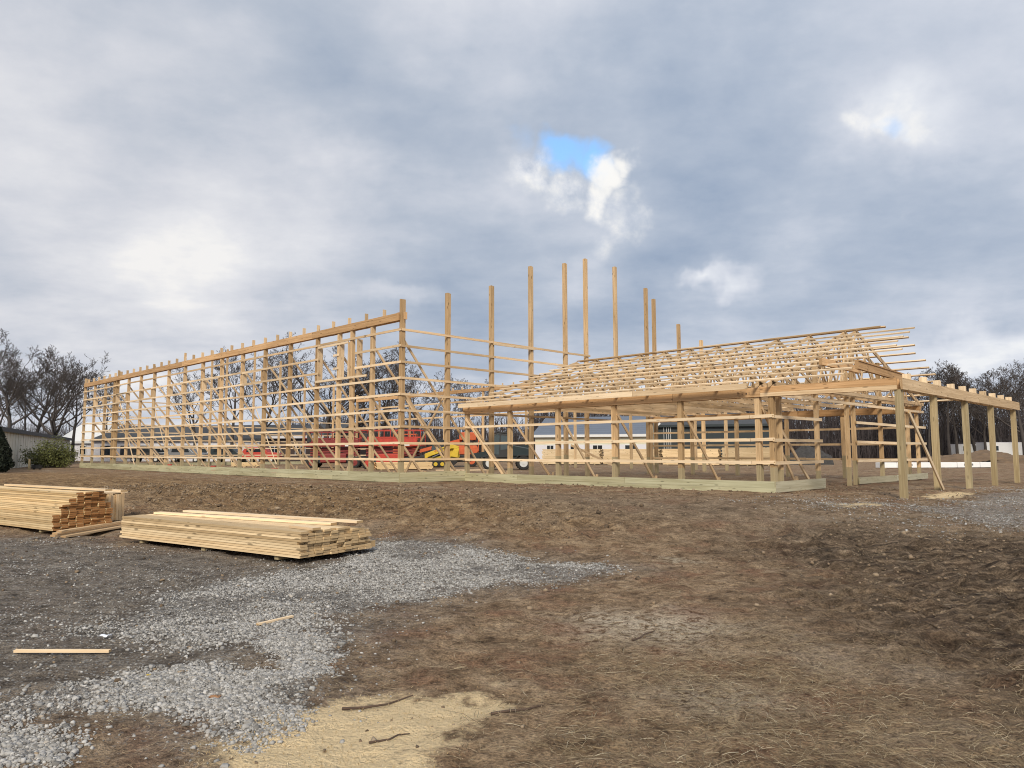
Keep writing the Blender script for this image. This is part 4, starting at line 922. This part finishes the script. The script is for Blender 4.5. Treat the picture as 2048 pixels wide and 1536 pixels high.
# soil and stone heaps
def mound(name, px, depth, w, d, h, mat, label, seed, n=44):
    c = XP(px, depth); u = np.linspace(-1, 1, n); A_, B_ = np.meshgrid(u, u); r = np.hypot(A_, B_); a_ = np.arctan2(B_, A_)
    e = np.clip(1-r*(1+.25*np.sin(2*a_+seed)+.15*np.sin(5*a_)), 0, 1)**.8
    X = c.x+A_*w; Y = c.y+B_*d; Z = FZ-.06+h*e*(.75+.5*fbm(A_*2+seed, B_*2, 4, seed))+(fbm(X*2.2, Y*2.2, 3, seed+9)-.5)*.35*np.minimum(e*4, 1)
    ii = np.arange(n*n).reshape(n, n); me_ = np_mesh(name, np.column_stack([X.ravel(), Y.ravel(), Z.ravel()]), np.column_stack([ii[:-1, :-1].ravel(), ii[:-1, 1:].ravel(), ii[1:, 1:].ravel(), ii[1:, :-1].ravel()]))
    tag(link(name, me_, None, mat), label, 'mound')
mound('soil_mound', 1968, 76, 6.2, 3.2, 1.45, 'soil_pile', 'large brown soil mound behind the porch posts', 3); mound('soil_mound', 1895, 80, 5.0, 3.0, .9, 'soil_pile', 'lower brown soil mound left of the large one', 8); mound('soil_mound', 2040, 72, 3.6, 2.4, .9, 'soil_pile', 'small brown soil mound at the right edge', 14)
mound('stone_heap', 1608, 66, 2.0, 1.8, 1.9, 'stone_pile', 'grey heap of broken stone seen through the wing end wall', 5)

# ================================================================== vegetation
def tubes_mesh(name, P0_, P1_, r0, r1, n=3):
    d = P1_-P0_; d /= np.linalg.norm(d, axis=1)[:, None]+1e-9
    up = np.where(np.abs(d[:, 2:3]) < .9, np.array([[0, 0, 1.]]), np.array([[1., 0, 0]])); a = np.cross(d, up); a /= np.linalg.norm(a, axis=1)[:, None]; c = np.cross(d, a)
    an = 2*np.pi*np.arange(n)/n; off = np.cos(an)[None, :, None]*a[:, None]+np.sin(an)[None, :, None]*c[:, None]
    V = np.concatenate([P0_[:, None]+off*r0[:, None, None], P1_[:, None]+off*r1[:, None, None]], 1).reshape(-1, 3)
    f = np.array([(k, (k+1) % n, (k+1) % n+n, k+n) for k in range(n)]); F = (f[None]+2*n*np.arange(len(P0_))[:, None, None]).reshape(-1, 4)
    return np_mesh(name, V, F)
def grow(seed, H, style):
    """a leafless tree: a trunk that carries limbs, limbs that carry branches along their length, down to twigs"""
    rs = random.Random(seed); seg = {0: [], 1: []}
    fork, spread, limbs, rb, up = style
    def wander(p, d, L, r, n, lev, bend, tip=.25):
        out = []; q = p.copy(); dd = d.copy()
        for i in range(n):
            dd = (dd+Vector((rs.gauss(0, bend), rs.gauss(0, bend), rs.gauss(up*(.10 if lev else .0), bend*.6)))).normalized(); e = q+dd*(L/n)
            ra, rb_ = r*(1-(1-tip)*i/n), r*(1-(1-tip)*(i+1)/n); seg[0 if lev == 0 else 1].append((q, e, ra, rb_)); q = e; out.append((q.copy(), dd.copy(), rb_, (i+1)/n))
        return out
    def side(dd, ang):
        a = rs.uniform(0, 6.283); s_ = Vector((math.cos(a), math.sin(a), rs.uniform(-.2, .6))); s_ -= dd*s_.dot(dd)
        return (dd*math.cos(ang)+s_.normalized()*math.sin(ang)).normalized()
    def limb(p, d, L, r, lev):
        n = {1: 7, 2: 5, 3: 4}.get(lev, 3); pts = wander(p, d, L, r, n, lev, {1: .15, 2: .20, 3: .24}.get(lev, .26))
        if lev >= 5: return
        for (q, dd, rr, f) in pts:
            k = {1: 1, 2: 2, 3: 2, 4: 1}[lev] if f > .25 else 0
            if lev == 1 and f > .5: k = 2
            for _ in range(k):
                if rs.random() < {1: .95, 2: .8, 3: .62, 4: .5}[lev]: limb(q, side(dd, rs.uniform(.45, 1.05)), L*(1.1-.55*f)*rs.uniform(.35, .62), max(rr*.62, .012), lev+1)
    tr = wander(Vector((0, 0, -.2)), Vector((rs.gauss(0, .05), rs.gauss(0, .05), 1)).normalized(), H*fork*2.0, rb, 7, 0, .05, .35)
    for i in range(limbs):
        f = .42+.58*(i+.5)/limbs; q, dd, rr, _ = tr[min(6, int(f*7))]
        limb(q, side(Vector((0, 0, 1)), spread*rs.uniform(.6, 1.3)*(1.25-.7*(f-.42))), H*rs.uniform(.34, .50)*(1.15-.35*f), rr*rs.uniform(.55, .8), 1)
    out = {}
    for k in (0, 1):
        s_ = seg[k]; out[k] = (np.array([q[0] for q in s_], float), np.array([q[1] for q in s_], float), np.array([q[2] for q in s_]), np.array([q[3] for q in s_]))
    sc_ = H/max(out[1][1][:, 2].max(), 1)
    return [(a_*sc_, c*sc_, e, f) for a_, c, e, f in (out[0], out[1])]
TREES = []
for i, st_ in enumerate([(.26, .85, 8, .24, 1.0), (.20, 1.0, 9, .28, .9), (.34, .70, 8, .18, 1.2), (.27, .80, 8, .24, 1.0), (.40, .50, 8, .14, 1.3), (.42, .45, 7, .13, 1.3), (.17, 1.05, 10, .32, .8)]):
    (a, c, e, f), (a2, c2, e2, f2) = grow(140+i, 12.0, st_)
    t_ = tubes_mesh('trunk', a, c, e, f, 7); b_ = tubes_mesh('branches', a2, c2, np.maximum(e2, .015), np.maximum(f2, .009), 3); t_.materials.append(MATS['bark']); b_.materials.append(MATS['twig']); TREES.append((t_, b_))
def tree(px, depth, top, var, label, group, wide=1.0, base=None):
    H = (904.6-top)/1466.26*depth+1.15; o = empty('bare_tree', XP(px, depth), rnd.uniform(0, 6.28)); s = H/12.0; o.scale = (s*wide, s*wide, s); tag(o, label, 'tree', group)
    for nm, me_ in zip(('trunk', 'branches'), TREES[var]): q = bpy.data.objects.new(nm, me_); coll.objects.link(q); q.parent = o
    return o
LG = 'bare trees behind the beige shed'
tree(-320, 38, 500, 1, 'near bare tree beyond the left edge, only its twig tips in view', LG, 1.05)
for px, dp, tp, va, wd, lab in [(-45, 84, 655, 1, 1.1, 'bare tree at the left edge, leftmost behind the beige shed'), (22, 80, 668, 0, 1.15, 'tall dense bare tree above the dark evergreen at left'), (72, 86, 690, 3, 1.1, 'bare tree in the middle of the group behind the beige shed'), (112, 82, 698, 6, 1.1, 'spreading bare tree behind the ridge of the beige shed'), (150, 90, 712, 2, 1.2, 'slim bare tree next to the far end of the long frame'), (50, 104, 735, 4, 1.3, 'bare tree standing farther back between the tall ones at left'), (-10, 98, 715, 5, 1.3, 'thin bare tree farther back at the very left')]:
    tree(px, dp, tp, va, lab, LG, wd)
MG = 'bare trees seen through the frame'
for px, dp, tp, va, wd, lab in [(218, 105, 742, 2, 1.0, 'small bare tree behind the far end of the long wall'), (392, 96, 728, 0, 1.0, 'bare tree behind the long wall, left of the dark-trunked pair'), (468, 90, 684, 2, 1.15, 'tall bare tree with thin dark trunk behind the long wall'), (524, 94, 700, 3, 1.05, 'bare tree just right of the tall thin one behind the long wall'), 
                            (655, 84, 676, 6, 1.25, 'large spreading bare tree with dark forked trunk behind the window framing'), (704, 86, 690, 1, 1.15, 'large bare tree right of the forked one'), (770, 92, 690, 0, 1.1, 'tall bare tree behind the bay next to the corner post'), (838, 88, 728, 3, 1.15, 'bare tree behind the corner post of the tall frame'), (884, 104, 752, 5, 1.1, 'thin bare tree between the first two gable posts'), (940, 100, 746, 2, 1.1, 'bare tree above the left end of the wing roof'), (970, 96, 760, 4, 1.2, 'slender bare tree at the left end of the wing roof')]:
    tree(px, dp, tp, va, lab, MG, wd)
RG = 'bare trees at the right beyond the porch'
ords = ['first', 'second', 'third', 'fourth', 'fifth', 'sixth', 'seventh', 'eighth', 'ninth', 'tenth', 'eleventh', 'twelfth', 'thirteenth', 'fourteenth']
for i, (px, dp, tp, va, wd) in enumerate([(1836, 120, 744, 4, 1.6), (1856, 112, 730, 2, 1.0), (1878, 124, 734, 5, 1.7), (1896, 108, 726, 4, 1.5), (1912, 116, 720, 2, 1.1), (1930, 126, 744, 5, 1.7), (1948, 118, 754, 3, 1.0), (1966, 112, 760, 0, 1.0), (1984, 124, 756, 4, 1.7), (2004, 114, 742, 5, 1.6), (2024, 120, 728, 2, 1.1), (2046, 96, 708, 1, 1.05), (2078, 110, 708, 3, 1.1), (2110, 104, 715, 0, 1.1)]):
    tree(px, dp, tp, va, 'bare tree in the wood beyond the porch, %s from the left of that row' % ords[i], RG, wd)
# far wood: a mass of stems and brush
def brush(name, px0, px1, d0_, d1_, n, hmin, hmax, r, mat, label, seed, curve=.5):
    rs = np.random.RandomState(seed); dp = rs.uniform(d0_, d1_, n); px = rs.uniform(px0, px1, n); X = (px-1024)/1466.26*dp; h = rs.uniform(hmin, hmax, n)*(.65+.7*fbm(X*.09, dp*.09, 3, seed))
    B = np.column_stack([X, dp, np.full(n, FZ-.2)]); M_ = B+np.column_stack([rs.normal(0, .06*curve, n)*h, rs.normal(0, .06*curve, n)*h, h*.55]); T = M_+np.column_stack([rs.normal(0, .14*curve, n)*h, rs.normal(0, .14*curve, n)*h, h*.45])
    rr = r*rs.uniform(.4, 1.5, n); P0s, P1s, R0, R1 = [B, M_], [M_, T], [rr, rr*.7], [rr*.7, rr*.15]
    for k in range(4):                                            # side twigs
        f = rs.uniform(.25, .98, n)[:, None]; q = np.where(f < .55, B+(M_-B)*f/.55, M_+(T-M_)*(f-.55)/.45); L_ = h*rs.uniform(.10, .28, n); an = rs.uniform(0, 6.28, n)
        e = q+np.column_stack([np.cos(an)*L_*.8, np.sin(an)*L_*.8, L_*rs.uniform(.2, 1.0, n)]); P0s.append(q); P1s.append(e); R0.append(rr*.35); R1.append(rr*.1)
    me_ = tubes_mesh(name, np.concatenate(P0s), np.concatenate(P1s), np.concatenate(R0), np.concatenate(R1), 3)
    tag(link(name, me_, None, mat), label, 'wood', None, 'stuff')
brush('far_wood', 1060, 2300, 128, 165, 4600, 7.5, 12.0, .10, 'brush', 'dark bare wood closing off the site at the right', 1)
brush('far_wood', -350, 175, 118, 155, 1100, 4.0, 7.5, .09, 'brush', 'dark bare wood behind the beige shed', 2)
brush('far_wood', 560, 1080, 118, 160, 1900, 4.0, 8.0, .09, 'brush', 'dark bare wood behind the machines', 7)
brush('undergrowth', 1060, 2300, 122, 150, 5200, 2.0, 4.2, .07, 'brush', 'dense dark undergrowth at the foot of the right-hand wood', 3, 1.4)
brush('undergrowth', -350, 1080, 118, 146, 3800, 1.2, 3.0, .07, 'brush', 'dense dark undergrowth at the foot of the left-hand wood', 4, 1.4)
brush('roadside_thicket', -160, 100, 92, 110, 1300, 2.0, 4.5, .04, 'brush', 'tangled dark thicket behind the beige shed', 6, 1.4)
def leaf_cloud(name, n, centre, rad, size, mat, parent, seed, shape='bush'):
    rs = np.random.RandomState(seed); u = rs.normal(size=(n, 3)); u /= np.linalg.norm(u, axis=1)[:, None]; r = rs.rand(n)**(1/2.2)
    if shape == 'bush':
        lob = .62+.55*fbm(u[:, 0]*2+5, u[:, 1]*2+u[:, 2]*1.7, 3, seed); p = u*(r*lob)[:, None]*np.array(rad); p[:, 2] = np.abs(p[:, 2]+rad[2]*.2)
    else:
        z = rs.rand(n)**1.15; ang = rs.uniform(0, 6.283, n); rr = rad[0]*(1-z**1.6)*(.25+.75*np.sqrt(rs.rand(n)))*(.85+.3*fbm(ang*1.5, z*6, 2, seed)); rr *= np.minimum(1, .55+z*4); p = np.column_stack([np.cos(ang)*rr, np.sin(ang)*rr, z*rad[2]+.1])
    p += np.array(centre); a = rs.normal(size=(n, 3)); a /= np.linalg.norm(a, axis=1)[:, None]; c = np.cross(a, rs.normal(size=(n, 3))); c /= np.linalg.norm(c, axis=1)[:, None]; s = size*rs.uniform(.5, 1.4, n)[:, None]
    V = np.stack([p-a*s, p+c*s*.45, p+a*s, p-c*s*.45], 1).reshape(-1, 3); F = np.arange(4*n).reshape(n, 4); return link(name, np_mesh(name, V, F), parent, mat)
b_ = empty('bush', XP(110, 57)); tag(b_, 'large yellow-green bush in front of the beige shed', 'bush')
rs_ = np.random.RandomState(9); n_ = 120; an_ = rs_.uniform(0, 6.28, n_); rr_ = rs_.uniform(.2, 1.0, n_); tip = np.column_stack([np.cos(an_)*2.35*rr_, np.sin(an_)*1.2*rr_, rs_.uniform(.8, 2.35, n_)*(1-.5*rr_**2)]); tip[::7] *= 1.16
root = np.column_stack([rs_.normal(0, .45, n_), rs_.normal(0, .3, n_), np.full(n_, -.1)]); sm = tubes_mesh('stem', root, tip, np.full(n_, .018), np.full(n_, .005), 4); link('stem', sm, b_, 'bark')
m_ = 9500; k_ = rs_.randint(0, n_, m_); f_ = rs_.uniform(.30, 1.06, m_)[:, None]; p_ = root[k_]+(tip[k_]-root[k_])*f_+rs_.normal(0, .13, (m_, 3))*rs_.uniform(.5, 1.5, (m_, 1)); p_[:, 2] = np.abs(p_[:, 2])
a_ = rs_.normal(size=(m_, 3)); a_ /= np.linalg.norm(a_, axis=1)[:, None]; c_ = np.cross(a_, rs_.normal(size=(m_, 3))); c_ /= np.linalg.norm(c_, axis=1)[:, None]; s_ = .075*rs_.uniform(.5, 1.4, m_)[:, None]
link('foliage', np_mesh('foliage', np.stack([p_-a_*s_, p_+c_*s_*.4, p_+a_*s_, p_-c_*s_*.4], 1).reshape(-1, 3), np.arange(4*m_).reshape(m_, 4)), b_, 'bush_leaf')
e_ = empty('evergreen_shrub', XP(1, 43)); tag(e_, 'dark conical evergreen at the left edge', 'evergreen'); leaf_cloud('foliage', 9000, (0, 0, 0), (.85, .85, 2.55), .085, 'evergreen', e_, 6, 'cone'); MB().tube([(0, 0, -.1), (0, 0, 1.9)], [.07, .02], 8).build('trunk', 'bark', e_)
mb = MB().box(-.05, .05, -.05, .05, 0, .75); o = mb.build('short_post', 'porch_post'); o.location = XP(64, 50); tag(o, 'short wooden post standing before the beige shed', 'post')
o = empty('equipment_box', XP(68, 50.5)); tag(o, 'small black box on feet beside the short post', 'box'); MB().box(0, .55, 0, .35, .08, .3).build('case', 'black_steel', o, .02); MB().box(-.02, .57, -.02, .37, .3, .33).build('lid', 'black_steel', o)
for x in (.05, .45): MB().box(x, x+.06, .1, .25, 0, .08).build('foot', 'black_steel', o)
